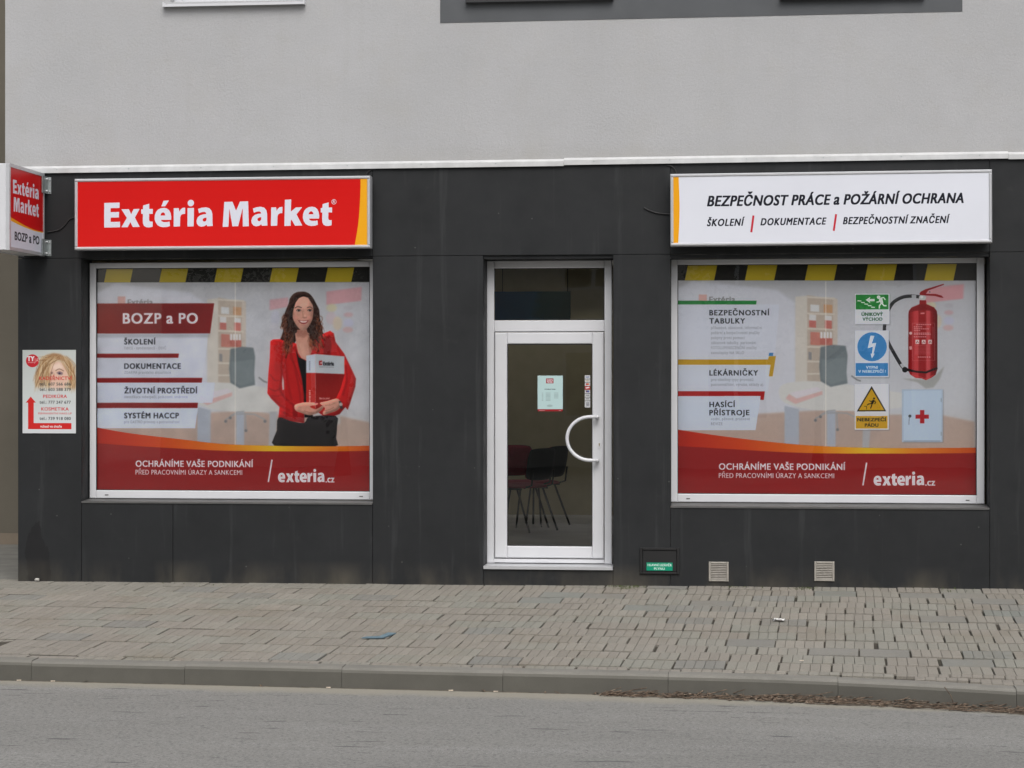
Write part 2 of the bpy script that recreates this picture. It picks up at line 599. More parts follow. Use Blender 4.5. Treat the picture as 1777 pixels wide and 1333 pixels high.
class Canvas:
    """picture area given by its four corners in photo pixels (tl, tr, br, bl); k canvas pixels per photo pixel"""

    def __init__(self, tl, tr, br, bl, k=2.0, base=(200, 200, 200)):
        self.c = [np.array(p, float) for p in (tl, tr, br, bl)]
        self.w = int(round((tr[0] - tl[0]) * k))
        self.h = int(round((bl[1] - tl[1]) * k))
        self.k = k
        self.a = np.ones((self.h, self.w, 3)) * np.array(base, float)
        tl, tr, br, bl = self.c
        A, B = [], []
        for (X, Y), (x, y) in zip((tl, tr, br, bl), ((0, 0), (self.w, 0), (self.w, self.h), (0, self.h))):
            A.append([X, Y, 1, 0, 0, 0, -x * X, -x * Y]); B.append(x)
            A.append([0, 0, 0, X, Y, 1, -y * X, -y * Y]); B.append(y)
        self.H = np.append(np.linalg.solve(np.array(A), np.array(B)), 1).reshape(3, 3)

    def m(self, pts):
        p = np.array(pts, float)
        q = np.c_[p, np.ones(len(p))] @ self.H.T
        return q[:, :2] / q[:, 2:]

    def cover(self, edges, soft=0, grow=(0, 0), ss=3):
        """edges: (n,2,2) in canvas pixels -> (y0,x0,mask)"""
        pad = int(soft * 2.2 + max(grow) + 2)
        x0 = max(0, int(edges[..., 0].min()) - pad); x1 = min(self.w, int(edges[..., 0].max()) + pad + 1)
        y0 = max(0, int(edges[..., 1].min()) - pad); y1 = min(self.h, int(edges[..., 1].max()) + pad + 1)
        if x1 <= x0 or y1 <= y0:
            return None
        if (x1 - x0) * (y1 - y0) > 150000:
            ss = 2
        W_, H_ = (x1 - x0) * ss, (y1 - y0) * ss
        xs = (np.arange(W_) + 0.5) / ss + x0
        ys = (np.arange(H_) + 0.5) / ss + y0
        ins = np.zeros((H_, W_), bool)
        for (a, b) in edges:
            if a[1] == b[1]:
                continue
            lo, hi = (a, b) if a[1] < b[1] else (b, a)
            i0 = np.searchsorted(ys, lo[1]); i1 = np.searchsorted(ys, hi[1])
            if i1 <= i0:
                continue
            xc = lo[0] + (ys[i0:i1] - lo[1]) * (hi[0] - lo[0]) / (hi[1] - lo[1])
            ins[i0:i1] ^= xs[None, :] > xc[:, None]
        g = ins.astype(np.float32)
        if grow[0] > 0 or grow[1] > 0:
            g = dilate(g, int(round(grow[0] * ss)), int(round(grow[1] * ss)))
        g = g.reshape(y1 - y0, ss, x1 - x0, ss).mean((1, 3))
        if soft:
            g = blur1(g, soft)
        return y0, x0, g

    def put(self, cv, col, alpha=1.0):
        if cv is None:
            return
        y0, x0, g = cv
        h, w = g.shape
        r = self.a[y0:y0 + h, x0:x0 + w]
        if callable(col):
            yy, xx = np.mgrid[y0:y0 + h, x0:x0 + w]
            col = col(xx, yy)
        a = (g * alpha)[..., None]
        r[:] = r * (1 - a) + np.asarray(col, float) * a

    def poly(self, pts, col, alpha=1.0, soft=0, smooth=0):
        pts = list(pts)
        if smooth:
            pts = spline(pts, smooth, True)
        q = self.m(pts)
        e = np.stack([q, np.roll(q, -1, 0)], 1)
        self.put(self.cover(e, soft), col, alpha)

    def relief(self, pts, r, k, folds=0.0, smooth=0):
        """model the printed shape: lit from the upper left, with soft folds"""
        if smooth:
            pts = spline(pts, smooth, True)
        q = self.m(pts)
        y0, x0, g = self.cover(np.stack([q, np.roll(q, -1, 0)], 1), 1)
        p = 3 * r
        h = blur1(np.pad(g, p), r)
        gy, gx = np.gradient(h)
        sh = (gx * 0.6 + gy * 0.8)[p:-p, p:-p] * r * k
        if folds:
            n = rng.normal(0, 1, (g.shape[0] // 6 + 2, g.shape[1] // 3 + 2))
            n = blur1(np.kron(n, np.ones((6, 3)))[:g.shape[0], :g.shape[1]], 3)
            sh = sh + folds * n / n.std()
        sh = np.clip(sh, -0.6, 0.6)
        self.a[y0:y0 + g.shape[0], x0:x0 + g.shape[1]] *= (1 + g * sh)[..., None]

    def line(self, pts, w, col, alpha=1.0, soft=0, smooth=0, taper=False):
        pts = [np.array(p, float) for p in (spline(pts, smooth, False) if smooth else pts)]
        L, R = [], []
        n = len(pts)
        for i, p in enumerate(pts):
            d = pts[min(i + 1, n - 1)] - pts[max(i - 1, 0)]
            d = d / (np.hypot(*d) + 1e-9)
            ww = w * (1.0 if not taper else (0.25 + 0.75 * math.sin(math.pi * (i + 0.5) / n)))
            o = np.array([-d[1], d[0]]) * ww / 2
            L.append(p + o); R.append(p - o)
        self.poly(L + R[::-1], col, alpha, soft)

    def disc(self, x, y, rx, col, alpha=1.0, soft=0, ry=None):
        ry = ry or rx
        self.poly([(x + rx * math.cos(t), y + ry * math.sin(t)) for t in np.linspace(0, 2 * math.pi, 29)[:-1]], col, alpha, soft)

    def rect(self, x0, y0, x1, y1, col, alpha=1.0, soft=0):
        self.poly([(x0, y0), (x1, y0), (x1, y1), (x0, y1)], col, alpha, soft)

    def text(self, s, x0, x1, base, cap, col, bold=0.0, italic=0.0, alpha=1.0, track=0.04, slope=0.0, vert=False):
        """s set between x0 and x1, cap height cap; bold = stroke growth as a share of cap"""
        P, x = [], 0.0
        for ch in s:
            if ch == ' ':
                x += 0.30
                continue
            v, e, adv = glyph(ch)
            if len(e):
                g = v.copy()
                g[:, 0] += x
                P.append(g[e])
            x += adv + track
        E = np.concatenate(P)
        E0 = E[..., 0].min()
        wd = E[..., 0].max() - E0
        gx, gy = bold * cap, bold * cap * 0.5          # growth in photo pixels
        sx = (x1 - x0 - 2 * gx) / wd
        sy = (cap - 2 * gy) / GLYPHS['CAP']
        q = np.empty_like(E)
        q[..., 0] = x0 + gx + (E[..., 0] - E0) * sx
        hgt = E[..., 1] * sy
        q[..., 0] += italic * hgt
        q[..., 1] = base - gy - hgt + slope * (q[..., 0] - x0)
        if vert:                                          # runs upwards from (x0, base)
            q = np.stack([base - (base - q[..., 1]) + 0 * q[..., 0], q[..., 1]], -1)
        c = self.m(q.reshape(-1, 2)).reshape(q.shape)
        self.put(self.cover(c, 0, (gx * self.k, gy * self.k), 4), col, alpha)

    def noise(self, amp, scale=1):
        n = rng.normal(0, 1, (self.h // scale + 2, self.w // scale + 2))
        n = np.kron(n, np.ones((scale, scale)))[:self.h, :self.w]
        self.a += (blur1(n, max(1, scale // 2)) * amp)[..., None]

    def image(self, name):
        im = bpy.data.images.new(name, self.w, self.h, alpha=False)
        px = np.ones((self.h, self.w, 4), np.float32)
        px[..., :3] = np.clip(self.a[::-1] / 255.0, 0, 1)
        im.pixels.foreach_set(px.ravel())
        im.update()
        im.pack()
        return im


def spline(pts, n, closed):
    p = [np.array(q, float) for q in pts]
    k = len(p)
    out = []
    for i in range(k if closed else k - 1):
        a, b, c, d = (p[(i - 1) % k], p[i], p[(i + 1) % k], p[(i + 2) % k]) if closed else (p[max(i - 1, 0)], p[i], p[i + 1], p[min(i + 2, k - 1)])
        for t in np.arange(n) / n:
            out.append(0.5 * ((2 * b) + (c - a) * t + (2 * a - 5 * b + 4 * c - d) * t * t + (3 * b - a - 3 * c + d) * t ** 3))
    if not closed:
        out.append(p[-1])
    return out


def crop(ox, oy, s):
    return lambda pts: [(ox + x / s, oy + y / s) for x, y in pts]


def grad_x(stops, k, x_off):
    """colour by canvas x; stops in photo px"""
    xs = [(s[0] - x_off) * k for s in stops]
    cs = np.array([s[1] for s in stops], float)
    return lambda xx, yy: np.stack([np.interp(xx, xs, cs[:, i]) for i in range(3)], -1)


def grad_y(stops, k, y_off):
    ys = [(s[0] - y_off) * k for s in stops]
    cs = np.array([s[1] for s in stops], float)
    return lambda xx, yy: np.stack([np.interp(yy, ys, cs[:, i]) for i in range(3)], -1)


# ------------------------------------------------------------------ the prints
# heavy sans letters as on the signs: outlines on a grid with the baseline at 470 and capitals 333 tall
HEAVY = {
    'E': [[(125, 140), (338, 137), (338, 210), (215, 212), (215, 265), (332, 263), (332, 338), (217, 340), (217, 398), (348, 396), (348, 472), (128, 474)]],
    'x': [[(363, 227), (468, 226), (500, 295), (532, 225), (617, 224), (553, 340), (622, 468), (525, 470), (490, 403), (455, 472), (366, 472), (440, 345)]],
    't': [[(637, 232), (662, 228), (662, 178), (748, 155), (750, 225), (800, 225), (800, 292), (750, 292), (750, 372), (757, 391), (775, 398), (800, 396), (800, 468), (760, 476), (715, 475), (682, 457), (666, 425), (662, 380), (662, 292), (640, 292)]],
    'e': [[(1057, 375), (915, 375), (925, 394), (958, 405), (1000, 405), (1035, 397), (1043, 460), (1000, 472), (945, 475), (905, 467), (868, 446), (841, 410), (826, 365), (827, 315), (842, 268), (872, 234), (912, 216), (955, 211), (995, 220), (1028, 245), (1049, 285), (1058, 335)],
          [(908, 316), (974, 314), (968, 291), (955, 278), (940, 274), (924, 281), (912, 297)]],
    'acute': [[(915, 192), (947, 115), (1023, 112), (970, 192)]],
    'r': [[(1090, 218), (1160, 216), (1170, 265), (1187, 233), (1212, 214), (1250, 211), (1250, 295), (1216, 298), (1193, 313), (1183, 342), (1182, 466), (1092, 468)]],
    'i': [[(1282, 217), (1373, 215), (1373, 466), (1285, 468)], [(1327 + 45 * math.cos(a), 149 + 45 * math.sin(a)) for a in np.linspace(0, 6.2832, 21)[:-1]]],
    'a': [[(1428, 230), (1480, 213), (1540, 207), (1588, 220), (1619, 254), (1632, 305), (1635, 400), (1640, 464), (1562, 466), (1552, 446), (1522, 466), (1480, 473), (1442, 461), (1417, 430), (1410, 392), (1423, 347), (1458, 317), (1505, 303), (1546, 299), (1540, 281), (1522, 271), (1490, 273), (1443, 288)],
          [(1550, 350), (1549, 382), (1533, 401), (1510, 401), (1496, 384), (1502, 363), (1525, 351)]],
    'M': [[(97, 138), (213, 136), (265, 256), (318, 134), (432, 133), (450, 470), (365, 472), (356, 228), (300, 468), (218, 470), (172, 231), (163, 474), (82, 476)]],
    'k': [[(947, 115), (1037, 112), (1037, 275), (1105, 220), (1195, 218), (1118, 315), (1205, 467), (1100, 470), (1050, 385), (1040, 403), (1040, 470), (950, 472)]],
}
LAYOUT = {'Extéria': [('E', 0), ('x', 0), ('t', 0), ('e', 0), ('acute', 0), ('r', 0), ('i', 0), ('a', 0)],
          'Market': [('M', 0), ('a', -928), ('r', -333), ('k', 0), ('e', 382), ('t', 820)],
          'exteria': [('e', -823), ('x', -110), ('t', -118), ('e', -137), ('r', -158), ('i', -160), ('a', -162)]}


def heavy(cv, word, x0, x1, base, cap, col, slope=0.0):
    L = [[(x + dx, y) for x, y in c] for g, dx in LAYOUT[word] for c in HEAVY[g]]
    a0 = min(p[0] for c in L for p in c)
    a1 = max(p[0] for c in L for p in c)
    E = []
    for c in L:
        q = [(x0 + (x - a0) / (a1 - a0) * (x1 - x0), base - (470 - y) / 333.0 * cap) for x, y in c]
        q = cv.m([(x, y + slope * (x - x0)) for x, y in q])
        E.append(np.stack([q, np.roll(q, -1, 0)], 1))
    cv.put(cv.cover(np.concatenate(E), 0, (0, 0), 4), col)


def swoosh(cv, up, lo, stops, x0, x1, yb):
    cv.poly(spline(up, 8, False) + [(x1, yb), (x0, yb)], (146, 32, 33))
    cv.poly(spline(up, 8, False) + spline(lo, 8, False)[::-1], grad_x(stops, cv.k, x0))


def hazard(cv, x0, x1, y0, y1, first, wid, per, n, slant):
    cv.rect(x0 - 3, y0 - 4, x1 + 3, y1, (33, 31, 29))
    for i in range(n):
        a = first + per * i
        cv.poly([(a, y0 - 4), (a + wid, y0 - 4), (a + wid - slant, y1), (a - slant, y1)], (178, 158, 42))
    cv.rect(x0 - 3, y1, x1 + 3, y1 + 1.2, (150, 150, 150), 0.5)


def office(cv, mp):
    """the faded office that both window prints share; mp maps from the left print's photo position"""
    P = lambda pts: [mp(x, y) for x, y in pts]
    wall = grad_y([(465, (168, 168, 172)), (560, (186, 187, 193)), (700, (192, 193, 198)), (770, (186, 182, 182))], cv.k, cv.c[0][1])
    cv.rect(cv.c[0][0] - 5, 440, cv.c[1][0] + 5, 880, wall)
    # ceiling cove and faint wall panels
    cv.poly(P([(168, 500), (300, 505), (372, 520), (420, 512), (645, 490), (645, 465), (168, 465)]), (172, 172, 175), 0.5, 6)
    cv.poly(P([(168, 510), (200, 492), (330, 508), (360, 530), (360, 760), (168, 760)]), (198, 199, 208), 0.8, 4)
    # floor
    cv.poly(P([(300, 720), (430, 712), (500, 722), (590, 722), (645, 734), (645, 800), (168, 800), (168, 742)]), (178, 156, 144), 1, 3)
    cv.poly(P([(335, 735), (430, 722), (500, 740), (470, 790), (335, 790)]), (170, 150, 140), 0.6, 6)
    # bookcase
    cv.poly(P([(360, 520), (380, 518), (380, 665), (360, 672)]), (196, 190, 182), 1, 1)
    cv.poly(P([(379, 517), (424, 525), (424, 668), (379, 664)]), (176, 163, 150), 1, 1)
    cv.poly(P([(420, 522), (427, 524), (427, 668), (420, 668)]), (190, 180, 170), 1, 1)
    for y, d in ((519, 2.5), (547, 1.5), (573, 1.5), (604, 1), (629, 0.5), (650, 0)):
        cv.poly(P([(379, y), (423, y + d), (423, y + d + 3), (379, y + 3)]), (198, 190, 180), 1)
    for (a, b, c, d, col) in ((384, 533, 398, 545, (205, 207, 210)), (405, 533, 419, 547, (186, 140, 100)), (382, 560, 393, 572, (182, 96, 88)),
                              (382, 550, 393, 560, (206, 206, 208)), (407, 560, 418, 574, (182, 96, 88)), (407, 552, 418, 560, (206, 206, 208)),
                              (384, 580, 399, 602, (186, 112, 100)), (399, 590, 419, 602, (178, 92, 82)), (381, 614, 386, 627, (120, 120, 124))):
        cv.poly(P([(a, b), (c, b + 1), (c, d + 1), (a, d)]), col, 0.9)
    for i in range(4):
        cv.poly(P([(400 + i * 5, 580), (403 + i * 5, 580.4), (403 + i * 5, 591), (400 + i * 5, 591)]), (214, 214, 216))
    # pale red wall charts
    for q, t in (([(468, 521), (500, 517), (500, 533), (468, 539)], 0.75), ([(566, 507), (627, 499), (626, 523), (566, 530)], 0.85)):
        cv.poly(P(q), (196, 142, 148), t, 1)
    for (x, y, rx, ry, col) in ((575, 535, 9, 7, (200, 190, 150)), (574, 553, 9, 11, (196, 178, 184)), (585, 562, 8, 12, (204, 186, 160)), (604, 535, 8, 4, (168, 166, 172)),
                                (604, 547, 8, 4, (190, 150, 154)), (604, 561, 9, 7, (182, 182, 204)), (603, 573, 9, 5, (196, 158, 158)), (478, 553, 8, 14, (186, 186, 200)), (476, 570, 9, 9, (190, 188, 196))):
        x2, y2 = mp(x, y)
        cv.disc(x2, y2, rx, col, 0.7, 2, ry)
    # desk, its legs, papers
    cv.poly(P([(560, 690), (590, 698), (590, 735), (575, 742)]), (176, 178, 176), 0.8, 1)
    cv.poly(P([(343, 706), (366, 712), (366, 790), (343, 790)]), (164, 170, 182), 1, 1)
    cv.poly(P([(410, 712), (424, 712), (424, 790), (410, 790)]), (166, 172, 184), 1, 1)
    cv.poly(P([(468, 712), (482, 712), (476, 790), (466, 790)]), (168, 168, 172), 1, 1)
    cv.poly(P([(340, 670), (380, 664), (430, 668), (480, 676), (560, 692), (545, 706), (480, 714), (400, 714), (350, 704), (335, 690)]), (200, 199, 197), 1, 1, 4)
    cv.poly(P([(352, 684), (395, 674), (402, 680), (362, 694)]), (206, 200, 206), 1, 1)
    cv.poly(P([(350, 686), (362, 694), (403, 681), (403, 687), (360, 703), (345, 694)]), (204, 160, 156), 0.8, 1)
    # swivel chair
    for a, b, c, d in ((424, 718, 392, 728), (424, 718, 460, 728), (424, 718, 427, 744), (424, 714, 400, 722)):
        cv.line(P([(a, b), ((a + c) / 2, b + 1), (c, d)]), 2.2, (150, 152, 156), 1, 1)
        x2, y2 = mp(c, d + 3)
        cv.disc(x2, y2, 2.6, (110, 112, 116), 1)
    cv.poly(P([(400, 606), (420, 602), (440, 604), (443, 620), (441, 650), (443, 668), (416, 674), (400, 664), (398, 640)]), (104, 114, 118), 1, 1)
    cv.poly(P([(402, 628), (440, 624), (441, 662), (418, 670), (402, 660)]), (116, 126, 130), 1, 2)
    cv.line(P([(449, 655), (458, 662), (464, 664)]), 2.5, (118, 120, 122))
    fade = np.array((202, 202, 208.0))
    cv.a[:] = cv.a * 0.88 + fade * 0.12
    cv.a[:] = blur1(cv.a, 1)
    # seam where two strips of film meet
    sx = mp(408.5, 600)[0]
    cv.rect(sx - 0.9, 440, sx + 0.9, 880, (226, 222, 216), 0.55)


def paint_left():
    cv = Canvas((168, 465.8), (643.8, 463.7), (643.9, 852.9), (168.3, 850.6), 2.0)
    office(cv, lambda x, y: (x, y))
    cv.noise(1.2, 6)
    # ghosted logo and white panels
    cv.rect(205, 515, 218, 528, (198, 150, 142), 0.8, 1)
    cv.text('Extéria', 222, 266, 530, 10, (140, 138, 142), 0.05)
    cv.poly([(168, 579), (362, 579), (357, 621), (168, 621)], (204, 207, 218), 0.75)
    cv.poly([(168, 621), (356, 621), (351, 656), (168, 656)], (200, 203, 215), 0.9)
    cv.poly([(168, 664), (373, 664), (369, 699), (168, 699)], (203, 208, 222), 0.9)
    cv.poly([(168, 708), (344, 708), (339, 743), (168, 743)], (202, 209, 222), 0.95)
    cv.poly([(168, 579), (365, 579), (364, 586), (168, 586)], (120, 122, 128), 0.35, 3)
    cv.poly([(168, 527), (372, 527), (365, 579), (168, 579)], grad_x([(168, (132, 38, 32)), (290, (118, 24, 27)), (372, (130, 32, 34))], 2, 168))
    red = (130, 24, 26)
    for y0, y1, x in ((614, 621, 311), (656, 664, 351.5), (699, 708, 344)):
        cv.poly([(168, y0), (x, y0), (x - 1, y1), (168, y1)], red)
    white, ink, sub = (224, 220, 226), (38, 40, 50), (118, 122, 132)
    cv.text('BOZP a PO', 213.5, 344, 562, 18.3, white, 0.05, track=0.07)
    for s, x1, b, t, tx1, tb in (('ŠKOLENÍ', 270.5, 598, 'řidičů - zaměstnanců - OSVČ', 289, 606.5), ('DOKUMENTACE', 314.2, 640.2, 'ZDARMA pravidelná aktualizace', 297, 648.8),
                                 ('ŽIVOTNÍ PROSTŘEDÍ', 343, 682.6, 'identifikace nebezpečí, poškození, směrnice', 326, 691), ('SYSTÉM HACCP', 311, 725.8, 'pro GASTRO provozy a potravinářství', 312, 734.3)):
        cv.text(s, 216.3, x1, b, 9.4, ink, 0.036, track=0.09)
        cv.text(t, 216.3, tx1, tb, 4.6, sub, 0.0, alpha=0.75, track=0.06)
    up = [(160, 740.5), (168, 741.7), (228, 752), (315, 762.2), (389, 770.2), (477, 773.3), (579, 774), (650, 773)]
    lo = [(160, 768), (168, 768.9), (228, 773.3), (315, 778.3), (389, 781.8), (477, 782.8), (579, 782.8), (650, 781.8)]

    # ---- the woman in the red jacket
    c5, c7 = crop(380, 450, 3.807), crop(440, 490, 6.35)
    J, JD, JL = (186, 37, 38), (128, 24, 28), (206, 58, 54)
    hair, hl = (52, 34, 30), (150, 82, 54)
    skin, sk2, sk3 = (203, 154, 137), (160, 106, 92), (224, 184, 167)
    cv.poly(c7([(385, 240), (400, 180), (450, 125), (520, 107), (590, 118), (645, 165), (685, 235), (722, 310), (722, 372), (742, 460), (762, 560), (792, 640), (775, 720), (765, 785), (690, 800), (630, 780), (600, 640),
                (470, 640), (440, 760), (415, 850), (365, 890), (318, 878), (296, 820), (306, 750), (280, 660), (312, 600), (326, 520), (304, 470), (326, 400), (348, 330)]), hair, 1, 0, 3)
    jacket = c5([(340, 542), (358, 531), (400, 529), (450, 545), (520, 560), (600, 560), (690, 492), (733, 475), (757, 492), (768, 548), (825, 625), (880, 740), (902, 790), (898, 840), (862, 955),
                (848, 994), (834, 975), (795, 1022), (712, 1050), (640, 1000), (562, 1000), (562, 1080), (470, 1068), (393, 1045), (400, 975), (345, 920), (320, 885), (326, 760), (336, 650)])
    cv.poly(jacket, J)
    cv.relief(jacket, 10, 0.75, 0.0)
    # folds: arm against body, sleeve underside, lapel, puffed shoulders
    cv.poly(c5([(418, 760), (428, 800), (430, 860), (420, 865), (416, 820)]), (210, 200, 200))
    for pts, w, col, al in (([(420, 620), (412, 700), (416, 770), (404, 860), (440, 920), (500, 965)], 9, JD, 0.55), ([(345, 905), (400, 960), (470, 1000)], 8, JD, 0.45), ([(350, 560), (345, 700), (335, 860)], 8, JL, 0.45),
                            ([(372, 600), (366, 720), (372, 850), (430, 930)], 10, JL, 0.28), ([(470, 600), (500, 720), (530, 860), (545, 1000)], 7, JD, 0.5), ([(440, 700), (460, 840), (480, 930)], 10, JD, 0.25),
                            ([(352, 548), (385, 545), (420, 560)], 5, JD, 0.5), ([(720, 500), (748, 530), (765, 560)], 6, JD, 0.55), ([(775, 600), (830, 690), (860, 780), (845, 880)], 9, JL, 0.4),
                            ([(840, 700), (885, 790), (870, 880)], 8, JL, 0.5), ([(800, 640), (830, 740), (820, 860), (790, 925)], 12, JD, 0.6), ([(400, 1000), (480, 1035), (560, 1050)], 5, JD, 0.4), ([(425, 1010), (460, 1022)], 5, JD, 0.9)):
        cv.line(c5(pts), w / 3.807 * 1.3, col, al, 2, 4)
    for pts, w, col, al in (([(505, 575), (522, 680), (548, 800), (560, 940), (562, 1075)], 3, (96, 16, 20), 0.8), ([(505, 575), (470, 640), (500, 700), (545, 830)], 3, (104, 18, 22), 0.55), ([(430, 560), (445, 640), (430, 720)], 8, JD, 0.35),
                            ([(338, 760), (370, 800), (400, 800)], 5, JD, 0.45), ([(330, 850), (370, 870), (410, 850)], 6, JD, 0.5), ([(345, 900), (385, 905), (430, 890)], 5, JD, 0.4), ([(400, 960), (450, 940), (500, 950)], 5, JL, 0.4),
                            ([(780, 570), (800, 640), (815, 700)], 5, JD, 0.4), ([(860, 820), (880, 840), (898, 835)], 5, JD, 0.5), ([(560, 1040), (500, 1020), (440, 1000)], 4, JD, 0.4)):
        cv.line(c5(pts), w / 3.807 * 1.3, col, al, 1, 4)
    cv.poly(c5([(690, 520), (730, 505), (742, 560), (735, 640), (690, 640)]), (112, 24, 28), 0.7, 2)
    cv.poly(c5([(393, 1045), (470, 1066), (562, 1080), (600, 1040), (770, 1035), (778, 1100), (772, 1180), (752, 1240), (376, 1240), (383, 1130)]), (36, 33, 35), 1, 0, 3)
    cv.relief(c5([(393, 1045), (562, 1080), (770, 1035), (778, 1100), (752, 1240), (376, 1240)]), 10, 0.8, 0.0)
    cv.poly(c5([(508, 600), (528, 648), (575, 672), (606, 640), (620, 1045), (565, 1045), (562, 900), (548, 790), (522, 680)]), (27, 26, 29), 1, 0)
    cv.poly(c5([(500, 470), (592, 465), (604, 545), (612, 610), (600, 640), (575, 668), (545, 655), (522, 620), (510, 560)]), skin)
    cv.poly(c5([(500, 470), (592, 465), (590, 500), (560, 520), (515, 512)]), sk2, 0.8, 3)
    cv.poly(c5([(585, 500), (604, 545), (612, 610), (600, 640), (592, 590)]), sk2, 0.8, 2)
    cv.poly(c5([(530, 560), (560, 560), (575, 640), (550, 640)]), sk3, 0.5, 4)
    # face
    face = c7([(440, 265), (468, 195), (520, 163), (580, 165), (630, 195), (656, 260), (657, 330), (646, 410), (612, 480), (578, 520), (540, 533), (500, 512), (455, 450), (430, 390), (424, 325)])
    cv.poly(face, skin, 1, 0, 4)
    cv.relief(face, 8, 0.55, 0.008, 4)
    cv.poly(c7([(500, 190), (590, 185), (600, 260), (560, 300), (500, 270)]), sk3, 0.7, 5, 3)
    cv.poly(c7([(430, 300), (448, 330), (470, 430), (520, 510), (470, 470), (430, 390)]), sk2, 0.55, 4)
    cv.poly(c7([(650, 270), (656, 330), (640, 420), (600, 490), (620, 400), (636, 330)]), sk2, 0.7, 3)
    for x in (470, 612):
        cv.disc(*c7([(x, 395)])[0], 26 / 6.35, (214, 152, 138), 0.55, 3, 22 / 6.35)
    cv.line(c7([(452, 290), (485, 273), (530, 284)]), 1.3, (70, 46, 42), 0.85, 0, 4)
    cv.line(c7([(588, 286), (620, 276), (648, 294)]), 1.2, (70, 46, 42), 0.85, 0, 4)
    for x in (498, 620):
        cv.disc(*c7([(x, 314)])[0], 26 / 6.35, (142, 98, 88), 0.7, 1, 13 / 6.35)
        cv.poly(c7([(x - 24, 318), (x, 304), (x + 22, 317), (x, 326)]), (214, 206, 204), 0.95)
        cv.disc(*c7([(x, 315)])[0], 11 / 6.35, (44, 38, 38), 1)
        cv.line(c7([(x - 27, 319), (x - 8, 303), (x + 24, 314)]), 0.9, (42, 30, 30), 0.95, 0, 3)
    cv.line(c7([(548, 300), (540, 350), (548, 384)]), 1.4, sk2, 0.5, 1, 3)
    cv.line(c7([(540, 388), (562, 396), (586, 388)]), 1.4, (140, 84, 76), 0.8, 1, 3)
    cv.disc(*c7([(566, 372)])[0], 2.2, sk3, 0.7, 1)
    cv.poly(c7([(488, 421), (530, 427), (556, 426), (608, 421), (584, 454), (552, 465), (518, 455)]), (150, 66, 68), 1, 0, 3)
    cv.poly(c7([(506, 428), (552, 433), (592, 428), (574, 444), (550, 448), (524, 444)]), (234, 228, 224), 0.95, 0, 3)
    cv.line(c7([(482, 410), (490, 424), (500, 434)]), 1.0, sk2, 0.7, 1)
    cv.line(c7([(612, 410), (606, 424), (598, 434)]), 1.0, sk2, 0.7, 1)
    cv.line(c7([(520, 476), (550, 482), (580, 474)]), 1.3, sk2, 0.5, 1, 3)
    # hair over the sides of the face, then curls
    cv.poly(c7([(392, 230), (430, 150), (520, 110), (600, 122), (655, 180), (690, 260), (668, 290), (652, 230), (610, 180), (550, 160), (500, 178), (462, 230), (440, 300), (428, 360), (440, 440), (475, 510), (470, 560), (400, 560), (340, 420)]), hair, 1, 0, 3)
    cv.relief(c7([(385, 240), (400, 180), (450, 125), (520, 107), (590, 118), (645, 165), (685, 235), (668, 290), (610, 180), (550, 160), (500, 178), (462, 230), (440, 300), (428, 400), (340, 420)]), 5, 1.6, 0.06)
    cv.poly(c7([(652, 240), (690, 270), (722, 330), (730, 420), (752, 540), (660, 560), (600, 560), (590, 515), (640, 440), (660, 340)]), hair, 1, 0, 3)
    r = random.Random(3)
    lock = [(360, 330, 320, 520), (380, 360, 335, 640), (395, 420, 335, 760), (405, 480, 350, 850), (420, 540, 385, 800), (690, 330, 740, 560), (670, 420, 770, 660), (650, 520, 760, 740), (630, 560, 720, 780), (610, 560, 660, 760)]
    for k in range(420):
        a = lock[k % len(lock)]
        t0, t1 = sorted((r.random(), r.random()))
        if t1 - t0 < 0.1:
            t1 = t0 + 0.15
        pts = []
        ph, am = r.random() * 6, 5 + 10 * r.random()
        dx = r.gauss(0, 13)
        for i in range(7):
            t = t0 + (t1 - t0) * i / 6
            pts.append((a[0] + (a[2] - a[0]) * t + dx + am * math.sin(ph + t * 11), a[1] + (a[3] - a[1]) * t))
        f = r.random()
        low = min(1, max(0, (t0 * 1.5)))
        col = (30, 19, 18) if f < 0.40 else tuple(hair[i] + (hl[i] + (34 if f > 0.85 else 0) - hair[i]) * (0.35 + 0.65 * low) for i in range(3))
        cv.line(c7(pts), 0.5 + 0.8 * r.random(), col, 0.7, 0, 2, True)
    for k in range(120):                            # light caught on the curls
        a = lock[k % len(lock)]
        t = r.uniform(0.35, 1.0)
        x, y = a[0] + (a[2] - a[0]) * t + r.gauss(0, 15), a[1] + (a[3] - a[1]) * t
        q = r.uniform(10, 26)
        sg = r.choice((-1, 1))
        cv.line(c7([(x, y - q), (x + sg * q * 0.55, y - q * 0.3), (x + sg * q * 0.45, y + q * 0.4), (x - sg * q * 0.2, y + q)]), 0.7 + 0.6 * r.random(), (r.choice(((168, 98, 66), (142, 78, 52), (110, 58, 42), (34, 22, 20)))), 0.7, 0, 3, True)
    for k in range(40):
        x = r.uniform(395, 455) if r.random() < 0.5 else r.uniform(640, 675)
        y = 118 + abs(x - 530) * 0.42
        side = -1 if x < 560 else 1
        cv.line(c7([(560 + side * 8, 128), ((x + 560) / 2, y + 8), (x + side * 10, y + 90)]), 0.6, (78, 52, 46) if r.random() < 0.5 else (34, 22, 22), 0.6, 0, 4)
    cv.line(c7([(722, 378), (748, 380), (758, 410), (740, 440), (722, 462)]), 0.9, (120, 80, 60), 0.8, 0, 4)
    # folder
    cv.poly(c5([(575, 638), (635, 627), (635, 752), (575, 752)]), (196, 203, 214))
    cv.poly(c5([(575, 752), (635, 752), (637, 990), (575, 975)]), (190, 48, 43))
    cv.poly(c5([(635, 627), (827, 643), (827, 760), (635, 752)]), (184, 190, 196))
